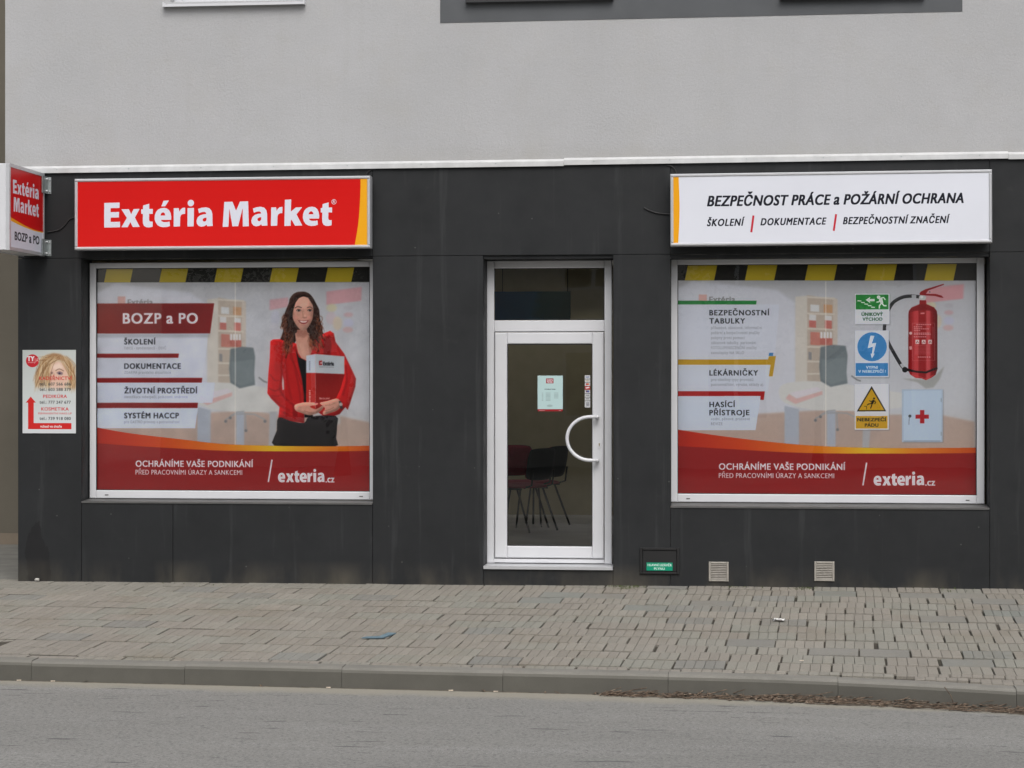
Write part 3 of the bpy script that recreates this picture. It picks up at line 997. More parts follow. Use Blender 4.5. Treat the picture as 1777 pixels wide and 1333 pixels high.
    cv.poly(c5([(635, 752), (827, 760), (800, 860), (760, 935), (690, 992), (637, 990)]), grad_y([(647, (132, 30, 30)), (700, (150, 36, 34))], 2, 464))
    cv.line(c5([(635, 628), (637, 985)]), 0.7, (226, 200, 198), 0.6)
    cv.poly(c5([(660, 672), (680, 670), (680, 700), (660, 700)]), (158, 30, 32))
    cv.poly(c5([(666, 690), (676, 676), (678, 690)]), (224, 224, 226))
    cv.text('Extéria', *[p[0] for p in c5([(686, 0), (758, 0)])], 450 + 702 / 3.807, 6.4, (44, 44, 50), 0.06, slope=0.03)
    cv.text('bezpečnost práce', *[p[0] for p in c5([(662, 0), (757, 0)])], 450 + 715 / 3.807, 2.2, (110, 110, 116), 0, slope=0.02)
    for y in range(675, 735, 9):
        cv.line(c5([(594, y), (602, y + 4)]), 1.1, (110, 108, 128), 0.8)
    for i, y in enumerate(range(868, 945, 12)):
        cv.line(c5([(594, y), (604, y + 1 + (i % 2) * 3)]), 2.2, (226, 196, 192), 0.85)
    cv.text('ŠKOLENÍ', *[p[0] for p in c5([(662, 0), (730, 0)])], 450 + 925 / 3.807, 2.6, (220, 180, 176), 0.05)
    cv.poly(c5([(826, 668), (836, 690), (834, 720), (826, 715)]), (200, 130, 50), 0.8)
    # sleeve over the folder, hands, watch
    cv.poly(c5([(827, 650), (880, 742), (902, 790), (898, 840), (862, 955), (848, 992), (818, 960), (772, 922), (800, 860), (827, 770)]), J, 1, 0)
    cv.relief(c5([(827, 650), (880, 742), (902, 790), (898, 840), (862, 955), (848, 992), (818, 960), (772, 922), (800, 860), (827, 770)]), 8, 0.7, 0.0)
    cv.line(c5([(835, 700), (842, 800), (815, 900)]), 3, JD, 0.6, 2, 3)
    cv.line(c5([(870, 760), (880, 830), (850, 930)]), 2.5, JL, 0.5, 2, 3)
    cv.poly(c5([(485, 965), (512, 955), (520, 1040), (488, 1040)]), JD, 0.8, 1)
    cv.poly(c5([(500, 962), (555, 946), (610, 944), (652, 950), (645, 962), (600, 972), (640, 990), (690, 962), (682, 990), (650, 1015), (600, 1030), (545, 1015), (505, 998)]), skin, 1, 0, 3)
    cv.poly(c5([(664, 948), (715, 936), (772, 920), (796, 932), (804, 965), (780, 998), (730, 1016), (692, 1028), (685, 1010), (700, 988), (684, 968)]), skin, 1, 0, 3)
    cv.relief(c5([(500, 962), (555, 946), (652, 950), (690, 962), (682, 990), (650, 1015), (600, 1030), (545, 1015), (505, 998)]), 5, 0.8, 0.02)
    cv.relief(c5([(664, 948), (715, 936), (772, 920), (796, 932), (804, 965), (780, 998), (730, 1016), (692, 1028), (684, 968)]), 5, 0.8, 0.02)
    cv.line(c5([(560, 1000), (610, 1012), (660, 1000)]), 1.0, sk2, 0.8, 0, 3)
    cv.line(c5([(690, 1000), (730, 992), (760, 975)]), 0.9, sk2, 0.8, 0, 3)
    cv.line(c5([(700, 965), (735, 962), (765, 950)]), 0.9, sk2, 0.6, 0, 3)
    cv.line(c5([(632, 950), (648, 948)]), 1.4, (190, 60, 100), 0.9)
    cv.poly(c5([(790, 935), (806, 940), (818, 985), (800, 990)]), (60, 58, 62))
    cv.disc(*c5([(804, 958)])[0], 3, (190, 188, 184), 0.9)
    # soft unevenness of light on cloth and skin, then the softness of an enlarged photograph
    sh_ = blur1(rng.normal(0, 1, cv.a.shape[:2]), 14)
    cv.a *= (1 + 0.014 * sh_ / sh_.std())[..., None]
    cv.a[:] = blur1(cv.a, 1) * 0.7 + cv.a * 0.3
    cv.noise(1.6, 2)
    swoosh(cv, up, lo, [(168, (178, 42, 28)), (260, (198, 70, 30)), (380, (214, 122, 34)), (470, (222, 186, 42)), (540, (216, 140, 36)), (644, (194, 76, 30))], 160, 652, 870)
    # text at the foot
    cv.text('OCHRÁNÍME VAŠE PODNIKÁNÍ', 236, 439.7, 809.6, 10.8, white, 0.038, slope=0.003)
    cv.text('PŘED PRACOVNÍMI ÚRAZY A SANKCEMI', 236, 420.6, 823, 8.2, white, 0.012, slope=0.003)
    cv.line([(472.2, 797.3), (465.8, 836)], 2.6, white)
    heavy(cv, 'exteria', 482.4, 563, 836.2, 21.2, white)
    cv.text('.cz', 564.5, 580, 836.6, 11, white, 0.05)
    hazard(cv, 168, 644, 465, 490.5, 187, 45.6, 95.6, 5, 6)
    return cv


def paint_right():
    cv = Canvas((1175.8, 460.3), (1694.8, 456.6), (1694.8, 860.4), (1175.8, 855.7), 2.0)
    office(cv, lambda x, y: (1170 + (x - 168) * 1.091, 460 + (y - 465) * 1.012))
    cv.noise(1.2, 6)
    cv.rect(1213, 512, 1227, 524, (198, 150, 142), 0.8, 1)
    cv.text('Extéria', 1231, 1276, 525.5, 10, (140, 138, 142), 0.05)
    cv.poly([(1175, 529), (1352, 529), (1344, 624), (1175, 624)], (200, 203, 214), 0.8)
    cv.poly([(1175, 633), (1338, 633), (1332, 679), (1175, 679)], (199, 204, 216), 0.85)
    cv.poly([(1175, 687), (1320, 687), (1311, 746), (1175, 746)], (199, 206, 219), 0.97)
    cv.poly([(1175, 522.5), (1313, 522.5), (1312, 529), (1175, 529)], (46, 126, 66))
    yl = (184, 146, 42)
    cv.poly([(1175, 624), (1332.5, 624), (1334, 618.5), (1346, 618), (1340.5, 653), (1334, 653), (1337, 633), (1175, 633)], yl)
    cv.poly([(1334.5, 612.5), (1341.8, 612.5), (1341, 618), (1333.6, 618)], (64, 122, 176))
    cv.poly([(1175, 678.5), (1327, 679), (1325, 694), (1319, 693.5), (1319.6, 687), (1175, 687)], (166, 38, 38))
    ink, sub, white = (40, 44, 52), (116, 121, 130), (224, 220, 226)
    for s, x1, b in (('BEZPEČNOSTNÍ', 1334.8, 547.8), ('TABULKY', 1292.8, 561.9), ('LÉKÁRNIČKY', 1315.3, 651.6), ('HASÍCÍ', 1275.7, 706.1), ('PŘÍSTROJE', 1300.3, 720.2)):
        cv.text(s, 1231.4, x1, b, 9.1, ink, 0.036, track=0.10)
    for s, x1, b in (('příkazové, zákazové, informační', 1322, 571.5), ('požární a bezpečnostní značky', 1318, 580.2), ('pokyny první pomoci', 1292, 588.8), ('zákazové tabulky, parkování', 1312, 597.4), ('FOTOLUMINISCENČNÍ značky', 1313, 606),
                     ('samolepky NA SKLO', 1291, 614.6), ('pro všechny typy provozů', 1307, 661), ('potravinářství, výroba, sklady aj.', 1325, 669.6), ('vodní, pěnové, práškové', 1301, 728.8), ('REVIZE', 1254, 737.2)):
        cv.text(s, 1234.3, x1, b, 4.8, sub, 0.0, alpha=0.75, track=0.06)
    # extinguisher
    c4, c5 = crop(1450, 450, 5.796), crop(1380, 640, 5.226)
    P = lambda x, y: c4([(x, y)])[0]
    cv.poly(c4([(900, 440), (1282, 400), (1290, 252), (1060, 270), (920, 320)]), (196, 142, 148), 0.5, 2)
    cv.poly(c4([(655, 1200), (800, 1205), (900, 1215), (1000, 1170), (1090, 1075), (1040, 1210), (980, 1290), (900, 1300), (820, 1240)]), (150, 152, 148), 0.7, 2)
    hose = [(845, 382), (760, 374), (680, 382), (610, 412), (560, 455), (515, 540), (492, 640), (486, 720), (505, 790), (535, 860), (590, 960), (650, 1060), (695, 1115)]
    cv.line(c4(hose), 33 / 5.796, (34, 34, 37), 1, 0, 5)
    cv.line(c4([(x - 4, y - 6) for x, y in hose]), 8 / 5.796, (86, 86, 92), 0.5, 1, 5)
    cv.poly(c4([(760, 362), (806, 362), (806, 394), (760, 396)]), (170, 172, 176))
    cv.poly(c4([(640, 1060), (662, 1048), (690, 1085), (666, 1100)]), (180, 182, 186))
    cv.disc(*P(692, 1112), 28 / 5.796, (30, 30, 32), 1)
    body = [(840, 415), (905, 415), (910, 455), (985, 488), (1012, 522), (1018, 560), (1018, 1110), (1000, 1165), (955, 1195), (905, 1218), (860, 1200), (800, 1196), (745, 1160), (725, 1120), (727, 560), (732, 522), (758, 490), (838, 456)]
    sh = grad_x([(1450 + a / 5.796, c) for a, c in ((722, (96, 14, 20)), (760, (148, 24, 28)), (800, (190, 62, 66)), (830, (192, 66, 70)), (845, (150, 22, 28)), (905, (150, 22, 28)), (920, (196, 80, 84)), (948, (192, 70, 76)), (965, (142, 20, 26)), (1020, (92, 12, 18)))], 2, 1175.8)
    cv.poly(c4(body), sh)
    cv.poly(c4([(838, 456), (910, 455), (985, 488), (1015, 535), (940, 520), (870, 515), (800, 520), (729, 540), (758, 490)]), (122, 16, 22), 0.85, 1)
    cv.line(c4([(848, 548), (890, 545)]), 2.2, (226, 170, 170), 0.9, 1)
    for y, a, b in ((660, 800, 960), (682, 775, 870), (702, 778, 940), (720, 778, 850), (745, 778, 945), (757, 778, 950), (782, 775, 915), (985, 815, 955)):
        cv.line(c4([(a, y), (b, y)]), 1.7, (226, 186, 188), 0.75)
        for x in range(a, b, 22):
            cv.line(c4([(x, y - 7), (x + 7, y + 7)]), 1.0, (150, 26, 32), 0.8)
    for y in range(870, 960, 14):
        cv.line(c4([(790, y), (950, y)]), 0.7, (206, 130, 134), 0.6)
    for x in (798, 862, 926):
        cv.poly(c4([(x, 812), (x + 38, 812), (x + 38, 855), (x, 855)]), (226, 214, 214), 0.95)
        cv.line(c4([(x + 8, 848), (x + 20, 822), (x + 30, 846)]), 1.2, (120, 40, 44))
    for q in (((768, 645), (992, 645), (992, 1020), (768, 1020), (768, 645)), ((975, 680), (975, 800))):
        cv.line(c4(q), 0.6, (214, 150, 152), 0.7)
    cv.disc(*P(750, 746), 15 / 5.796, (220, 200, 200), 0.9)
    cv.poly(c4([(735, 880), (760, 875), (764, 908), (740, 912)]), (214, 180, 180), 0.8)
    cv.poly(c4([(705, 1095), (800, 1122), (900, 1130), (1018, 1085), (1022, 1105), (905, 1150), (800, 1142), (712, 1125)]), (32, 22, 24), 1)
    cv.line(c4([(760, 1160), (860, 1192), (900, 1205), (985, 1165)]), 1.6, (208, 74, 74), 0.8, 1, 4)
    cv.disc(*P(868, 388), 36 / 5.796, (188, 190, 190), 1, 0, 28 / 5.796)
    cv.disc(*P(862, 382), 14 / 5.796, (222, 224, 224), 1)
    cv.poly(c4([(838, 350), (850, 330), (900, 305), (1080, 250), (1086, 260), (925, 318), (905, 350), (1000, 352), (1060, 368), (1082, 392), (1050, 388), (990, 372), (900, 368), (842, 362)]), (140, 22, 28))
    cv.disc(*P(942, 332), 1.2, (90, 90, 92))
    # three safety plates
    def plate(f, x0, y0, x1, y1):
        cv.poly(f([(x0 + 3, y0 + 4), (x1 + 5, y0 + 4), (x1 + 6, y1 + 8), (x0 + 3, y1 + 8)]), (110, 110, 116), 0.55, 2)
        cv.poly(f([(x0, y0), (x1, y0), (x1, y1), (x0, y1)]), (214, 215, 222))
    plate(c4, 190, 350, 537, 655)
    gr = (44, 134, 62)
    cv.poly(c4([(198, 360), (527, 358), (527, 506), (198, 508)]), gr)
    wh = (226, 232, 226)
    cv.poly(c4([(298, 412), (345, 380), (338, 402), (388, 402), (388, 426), (338, 426), (345, 446)]), wh)
    for i in range(5):
        x, y = 216 + i * 34, 416 + i * 16
        cv.poly(c4([(x, y), (x + 38, y + 2), (x + 38, y + 12), (x, y + 10)]), wh)
    cv.disc(*P(428, 385), 18 / 5.796, wh)
    for pts, w in (([(448, 395), (462, 450)], 30), ([(450, 395), (478, 388), (496, 412)], 12), ([(442, 400), (432, 432), (406, 434)], 12), ([(456, 444), (436, 470), (434, 500)], 14), ([(462, 448), (482, 470), (508, 470)], 14)):
        cv.line(c4(pts), w / 5.796, wh)
    cv.text('ÚNIKOVÝ', *[P(x, 0)[0] for x in (256, 470)], 450 + 573 / 5.796, 5.9, (46, 96, 62), 0.055)
    cv.text('VÝCHOD', *[P(x, 0)[0] for x in (266, 466)], 450 + 621 / 5.796, 5.6, (46, 96, 62), 0.055)
    plate(c4, 190, 718, 530, 1187)
    bl = (66, 134, 190)
    cv.disc(*P(362, 882), 148 / 5.796, bl, 1, 0, 145 / 5.796)
    cv.poly(c4([(346, 770), (386, 772), (358, 850), (404, 842), (376, 952), (390, 950), (360, 1000), (346, 948), (360, 952), (370, 880), (318, 898)]), (226, 230, 236))
    cv.poly(c4([(197, 1045), (522, 1045), (522, 1175), (197, 1175)]), bl)
    cv.text('VYPNI', *[P(x, 0)[0] for x in (300, 420)], 450 + 1104 / 5.796, 5.2, (224, 230, 236), 0.06)
    cv.text('V NEBEZPEČÍ !', *[P(x, 0)[0] for x in (224, 500)], 450 + 1143 / 5.796, 5.0, (224, 230, 236), 0.06)
    plate(c5, 535, 138, 843, 552)
    cv.poly(c5([(688, 158), (820, 386), (554, 386)]), (40, 38, 34))
    cv.poly(c5([(688, 182), (804, 376), (572, 376)]), (198, 156, 42))
    kk = (40, 36, 30)
    cv.disc(*c5([(710, 270)])[0], 9 / 5.226, kk)
    for pts, w in (([(708, 284), (690, 318)], 20), ([(706, 286), (682, 298), (668, 288)], 7), ([(714, 288), (724, 305), (715, 320)], 8), ([(690, 316), (660, 320), (648, 330)], 9), ([(692, 318), (686, 340), (678, 360)], 9), ([(622, 340), (643, 340)], 5), ([(643, 340), (643, 368)], 5)):
        cv.line(c5(pts), w / 5.226, kk)
    cv.poly(c5([(545, 428), (832, 428), (832, 541), (545, 541)]), (198, 156, 42))
    cv.text('NEBEZPEČÍ', *[c5([(x, 0)])[0][0] for x in (558, 820)], 640 + 476 / 5.226, 5.8, kk, 0.055)
    cv.text('PÁDU', *[c5([(x, 0)])[0][0] for x in (626, 750)], 640 + 525 / 5.226, 5.6, kk, 0.055)
    # first aid cabinet
    cv.poly(c5([(970, 195), (1340, 192), (1340, 672), (970, 672)]), (110, 112, 118), 0.5, 2)
    cv.poly(c5([(963, 188), (1334, 188), (1332, 665), (963, 664)]), (172, 186, 202))
    cv.poly(c5([(978, 200), (1322, 198), (1320, 652), (978, 652)]), (184, 198, 214))
    cv.line(c5([(978, 655), (1312, 656)]), 1.2, (120, 140, 160))
    for y in (285, 590):
        cv.line(c5([(1318, y - 18), (1318, y + 18)]), 1.2, (140, 150, 160))
    for q in (((1086, 417), (1206, 417), (1206, 453), (1086, 453)), ((1127, 376), (1166, 376), (1166, 495), (1127, 495))):
        cv.poly(c5(q), (170, 24, 34))
    cv.disc(*c5([(1035, 430)])[0], 2.6, (70, 74, 80))
    cv.line(c5([(1030, 440), (1027, 470), (1026, 508)]), 1.0, (110, 120, 130))
    cv.noise(1.6, 2)
    up = [(1168, 743.2), (1176, 744.7), (1254, 756.4), (1349, 767.7), (1428, 774), (1522, 777.2), (1620, 777.6), (1702, 777.2)]
    lo = [(1168, 772.3), (1176, 773), (1254, 777.8), (1349, 783.5), (1428, 786.3), (1522, 787), (1620, 787), (1702, 786.3)]
    swoosh(cv, up, lo, [(1176, (178, 42, 28)), (1280, (198, 70, 30)), (1410, (214, 122, 34)), (1500, (222, 186, 42)), (1580, (212, 130, 36)), (1695, (194, 76, 30))], 1168, 1702, 880)
    cv.text('OCHRÁNÍME VAŠE PODNIKÁNÍ', 1247.6, 1466.3, 814.0, 11, white, 0.038, slope=0.006)
    cv.text('PŘED PRACOVNÍMI ÚRAZY A SANKCEMI', 1247.6, 1446.8, 828.2, 8.4, white, 0.012, slope=0.006)
    cv.line([(1503, 802.4), (1496.6, 842)], 2.7, white)
    heavy(cv, 'exteria', 1515, 1603, 842.2, 22, white)
    cv.text('.cz', 1604.5, 1622, 842.8, 11.2, white, 0.05)
    hazard(cv, 1176, 1695, 458, 487.5, 1196, 50.5, 103.5, 5, 7)
    return cv


def paint_red_sign():
    cv = Canvas((134, 317), (637, 310), (641, 424.5), (135, 427.5), 3.0, (196, 30, 27))
    c = crop(120, 270, 3.2907)
    cv.poly([(120, 300), (660, 300), (660, 440), (120, 440)], grad_y([(310, (208, 20, 18)), (428, (216, 28, 25))], 3, 317))
    cv.poly(spline(c([(1660, 100), (1662, 240), (1657, 370), (1645, 470), (1630, 560)]), 6, False) + [(660, 440), (660, 300)], (240, 170, 32))
    w = (222, 224, 236)
    heavy(cv, 'Extéria', 180.4, 368, 393.6, 41.4, w, -0.0075)
    heavy(cv, 'Market', 385.2, 576.2, 392.2, 41.8, w, -0.0095)
    cv.disc(579, 350, 4.4, w)
    cv.disc(579, 350, 3.5, (194, 32, 30))
    cv.text('R', 577.2, 581.2, 352.4, 5, w, 0.02)
    return cv


def paint_white_sign():
    cv = Canvas((1168.5, 308.5), (1717, 299.5), (1717, 417), (1168.5, 420), 3.0, (224, 227, 236))
    c = crop(1100, 270, 2.6248)
    cv.poly([(1150, 290)] + spline(c([(203, 60), (208, 200), (207, 300), (200, 420)]), 6, False) + [(1150, 440)], (238, 166, 30))
    k = (26, 28, 38)
    cv.text('BEZPEČNOST PRÁCE a POŽÁRNÍ OCHRANA', 1225.5, 1671, 358.2, 17.6, k, 0.043, italic=0.2, track=0.05, slope=-0.0120)
    cv.text('ŠKOLENÍ', 1225, 1286.5, 391.4, 12.0, k, 0.043, italic=0.2, track=0.10, slope=-0.0095)
    cv.text('DOKUMENTACE', 1316, 1427.5, 390.4, 12.0, k, 0.043, italic=0.2, track=0.10, slope=-0.0095)
    cv.text('BEZPEČNOSTNÍ ZNAČENÍ', 1458, 1643.5, 389, 12.2, k, 0.043, italic=0.2, track=0.09, slope=-0.0095)
    for a, b in ((536, 526), (909, 898)):
        p = c([(a, 272 if a < 600 else 267), (b, 346 if a < 600 else 341)])
        cv.line(p, 3.4, (196, 42, 58))
    return cv


def paint_side_sign():
    # the photographed face is seen at a slant: corners as photographed, painted upright
    cv = Canvas((16.6, 292.5), (73.3, 304.2), (77.2, 441.8), (19.4, 435), 6.0, (220, 222, 234))
    cv.w, cv.h = 420, 350
    cv.k = 420 / 0.9
    cv.a = np.ones((cv.h, cv.w, 3)) * np.array((220, 222, 234.0))
    cv.H = np.diag([420.0, 350.0, 1.0])        # unit square on the sign
    cv.k = 380.0
    red = spline([(-0.1, 0.61), (0.0, 0.625), (0.25, 0.665), (0.5, 0.70), (0.75, 0.72), (1.05, 0.725)], 6, False)
    yel = spline([(-0.1, 0.66), (0.0, 0.67), (0.25, 0.70), (0.5, 0.722), (0.75, 0.735), (1.05, 0.735)], 6, False)
    cv.poly([(-0.1, -0.1), (1.1, -0.1)] + yel[::-1], (240, 165, 36))
    cv.poly([(-0.1, -0.1), (1.1, -0.1)] + red[::-1], (206, 20, 22))
    w = (224, 225, 236)
    heavy(cv, 'Extéria', 0.08, 0.86, 0.32, 0.172, w)
    heavy(cv, 'Market', 0.10, 0.86, 0.545, 0.178, w)
    cv.text('BOZP a PO', 0.13, 0.88, 0.90, 0.105, (26, 28, 36), 0.045, track=0.03)
    return cv


def paint_flyer():
    cv = Canvas((39.6, 607.4), (132, 607.4), (132, 752), (39.6, 752), 3.5, (206, 212, 210))
    c = crop(0, 580, 6.665)
    cv.poly(c([(260, 180), (890, 180), (890, 1150), (260, 1150)]), grad_y([(607, (196, 202, 198)), (680, (206, 212, 210)), (752, (216, 219, 222))], 3.5, 607))
    hair = [(176, 136, 92), (204, 172, 128), (146, 104, 66), (220, 196, 156), (112, 78, 52), (230, 212, 182)]
    r = random.Random(11)
    cv.poly(c([(455, 288), (520, 262), (545, 236), (620, 218), (700, 228), (770, 270), (830, 340), (874, 430), (878, 650), (800, 660), (600, 640), (430, 640), (398, 560), (402, 470), (436, 400), (478, 340)]), (206, 180, 146), 0.75, 7)
    cv.poly(c([(540, 245), (620, 222), (700, 232), (760, 270), (740, 310), (640, 285), (560, 290)]), (150, 104, 66), 0.75, 4)
    cv.poly(c([(560, 420), (600, 345), (670, 312), (745, 340), (790, 420), (790, 540), (740, 640), (660, 670), (590, 620), (562, 520)]), (226, 190, 170), 0.95, 4)
    cv.poly(c([(600, 370), (690, 330), (735, 390), (640, 415)]), (240, 214, 198), 0.9, 5)
    cv.poly(c([(570, 440), (604, 430), (600, 540), (580, 560)]), (190, 144, 122), 0.7, 4)
    cv.poly(c([(655, 446), (692, 428), (732, 446), (724, 470), (684, 472)]), (120, 100, 112), 0.85, 2)
    cv.disc(*c([(692, 454)])[0], 1.9, (50, 44, 62), 0.95, 0, 1.3)
    cv.line(c([(645, 424), (690, 402), (742, 428)]), 1.2, (104, 76, 62), 0.8, 1, 3)
    cv.poly(c([(590, 440), (616, 436), (612, 460), (592, 462)]), (112, 88, 90), 0.8, 2)
    cv.line(c([(630, 455), (618, 520), (642, 532)]), 1.3, (180, 132, 112), 0.8, 1, 3)
    for k in range(150):                             # hair thrown to the left
        x0, y0 = r.uniform(520, 700), r.uniform(232, 300)
        x2, y2 = r.uniform(395, 585), r.uniform(440, 680)
        cv.line(c([(x0, y0), ((x0 + x2) / 2 - r.uniform(10, 60), (y0 + y2) / 2 - r.uniform(20, 80)), (x2, y2), (x2 + r.uniform(-25, 30), y2 + r.uniform(10, 50))]), r.uniform(0.4, 1.2), hair[r.randrange(6)], 0.5, 0, 4, True)
    cv.poly(c([(740, 300), (805, 335), (852, 420), (868, 500), (825, 515), (785, 410)]), (70, 48, 34), 0.8, 4)
    for k in range(90):
        x0 = r.uniform(690, 790)
        cv.line(c([(x0, r.uniform(240, 290)), (x0 + r.uniform(40, 90), 360), (r.uniform(800, 874), r.uniform(470, 560)), (r.uniform(790, 874), r.uniform(600, 700))]), r.uniform(0.4, 1.1), hair[r.randrange(6)], 0.55, 0, 4, True)
    for k in range(16):                              # loose ends
        x0, y0 = r.uniform(440, 560), r.uniform(250, 320)
        cv.line(c([(x0 + 90, y0), (x0, y0 - r.uniform(0, 15)), (x0 - r.uniform(20, 60), y0 + r.uniform(-10, 30))]), 0.6, hair[r.randrange(5)], 0.6, 0, 4, True)
    cv.poly(c([(380, 610), (890, 640), (890, 800), (380, 800)]), (208, 213, 212), 0.7, 9)
    cv.a[:] = blur1(cv.a, 1)
    cv.poly(c([(380, 660), (890, 690), (890, 800), (380, 800)]), (208, 213, 212), 0.75, 5)
    red, ink = (206, 52, 50), (70, 74, 76)
    cv.disc(*c([(378, 308)])[0], 75 / 6.665, (200, 44, 54))
    cv.text('TY', 47.5, 60.5, 580 + 312 / 6.665, 8.6, (236, 230, 232), 0.07)
    cv.text('JA', 60, 67.5, 580 + 322 / 6.665, 7.0, (232, 190, 186), 0.0)
    cv.text('STUDIO', 49, 60, 580 + 334 / 6.665, 2.0, (232, 200, 200), 0.02)
    for s, a, b, y, h, col, bo in (('KADEŘNICTVÍ', 458, 835, 530, 40, red, 0.02), ('tel.: 607 566 686', 460, 822, 594, 34, ink, 0.03), ('tel.: 603 588 379', 460, 822, 656, 34, ink, 0.03), ('PEDIKÚRA', 503, 778, 738, 38, red, 0.03),
                                   ('tel.: 777 247 677', 460, 822, 804, 34, ink, 0.03), ('KOSMETIKA', 480, 798, 884, 38, red, 0.03), ('PERMANENTNÍ MAKE-UP', 445, 832, 928, 22, red, 0.0), ('tel.: 739 918 080', 460, 822, 992, 34, ink, 0.03)):
        cv.text(s, a / 6.665, b / 6.665, 580 + y / 6.665, h / 6.665, col, bo)
    cv.poly(c([(358, 722), (418, 792), (393, 792), (393, 1028), (829, 1028), (829, 1099), (328, 1099), (328, 792), (301, 792)]), (208, 44, 42))
    cv.text('vchod ve dvoře', 468 / 6.665, 718 / 6.665, 580 + 1082 / 6.665, 4.4, (236, 226, 226), 0.055)
    return cv


def paint_notice():
    cv = Canvas((933, 652), (976.5, 652), (976.5, 714), (933, 714), 5, (186, 208, 208))
    c = crop(920, 640, 7.408)
    cv.poly(c([(204, 125), (300, 125), (300, 188), (204, 188)]), (150, 34, 44))
    cv.text('Extéria', *[p[0] for p in c([(214, 0), (292, 0)])], 640 + 154 / 7.408, 2.8, (232, 220, 224), 0.06)
    cv.text('Market', *[p[0] for p in c([(216, 0), (288, 0)])], 640 + 179 / 7.408, 2.8, (232, 220, 224), 0.06)
    cv.text('OTEVÍRACÍ DOBA', *[p[0] for p in c([(185, 0), (326, 0)])], 640 + 270 / 7.408, 1.6, (60, 70, 74), 0.05)
    for y in range(312, 410, 16):
        for a, b in ((150, 168), (200, 262), (306, 362)):
            if y > 380 and a > 250:
                continue
            cv.line(c([(a, y), (b, y)]), 0.75, (128, 142, 144), 0.8)
    cv.disc(*c([(252, 476)])[0], 5, (150, 165, 165), 0.7, 2, 2)
    cv.poly(c([(80, 520), (430, 520), (430, 560), (80, 560)]), (150, 34, 40))
    cv.line(c([(110, 537), (190, 537)]), 0.7, (222, 180, 180), 0.8)
    cv.line(c([(365, 539), (398, 539)]), 0.7, (222, 180, 180), 0.8)
    return cv


def paint_stickers():
    cv = Canvas((1014.8, 651.4), (1024.2, 651.4), (1024.2, 707.2), (1014.8, 707.2), 8, (196, 198, 200))
    c = crop(920, 640, 7.408)
    col = [(90, 110, 160), (170, 150, 110), (176, 40, 50), (200, 60, 50), (80, 40, 70), (90, 90, 96), (90, 90, 96)]
    for i, k in enumerate(col):
        y = 88 + i * 46.5
        cv.poly(c([(690, y + 42), (790, y + 42), (790, y + 48), (690, y + 48)]), (40, 40, 34))
        if i == 3:
            cv.poly(c([(700, y - 2), (775, y - 2), (775, y + 40), (700, y + 40)]), (176, 44, 44))
            cv.line(c([(712, y + 20), (762, y + 12)]), 2, (230, 220, 220))
        elif i in (2, 4):
            cv.disc(*c([(730, y + 18)])[0], 1.7, k)
            cv.disc(*c([(746, y + 18)])[0], 1.7, (206, 110, 60) if i == 2 else (70, 80, 140), 0.9)
        else:
            cv.line(c([(714, y + 20), (760, y + 20)]), 1.4, k, 0.8)
    for k in range(3):
        cv.line(c([(716 + k * 3, 440 + k * 18), (760, 440 + k * 18)]), 1.4, (90, 92, 104), 0.8)
    return cv


def paint_gas():
    cv = Canvas((1122, 976), (1167, 976), (1167, 990), (1122, 990), 6, (24, 148, 116))
    cv.text('HLAVNÍ UZÁVĚR', 1124, 1165.5, 982.3, 4.0, (222, 238, 230), 0.04)
    cv.text('PLYNU', 1135, 1153.5, 988.6, 4.0, (222, 238, 230), 0.04)
    return cv


# ------------------------------------------------------------------ ground levels
def kerb_y(x):
    """rear edge of the kerb; it swings a little towards the road on the right"""
    y = -(3.975 + 0.052 * x)
    if x > 1.6:
        y -= 0.052 * (x - 1.6) ** 2 if x < 4.6 else 0.468 + 0.31 * (x - 4.6)
    return y


def row_y(x):
    """rows of tiles run straight, along the straight part of the kerb"""
    return -(3.975 + 0.052 * x)


def zg(x, y):
    return 0.0028 * x + 0.045 * min(y, 0.0)


KERB_W, KERB_H = 0.16, 0.135
KA, KB = 0.075, -4.19


def road_z(x, y):
    yk = kerb_y(x) - KERB_W
    d = max(0.0, yk - y)
    return zg(x, yk) - KERB_H + 0.028 * min(d, 3.6) - 0.02 * max(0, d - 3.6)


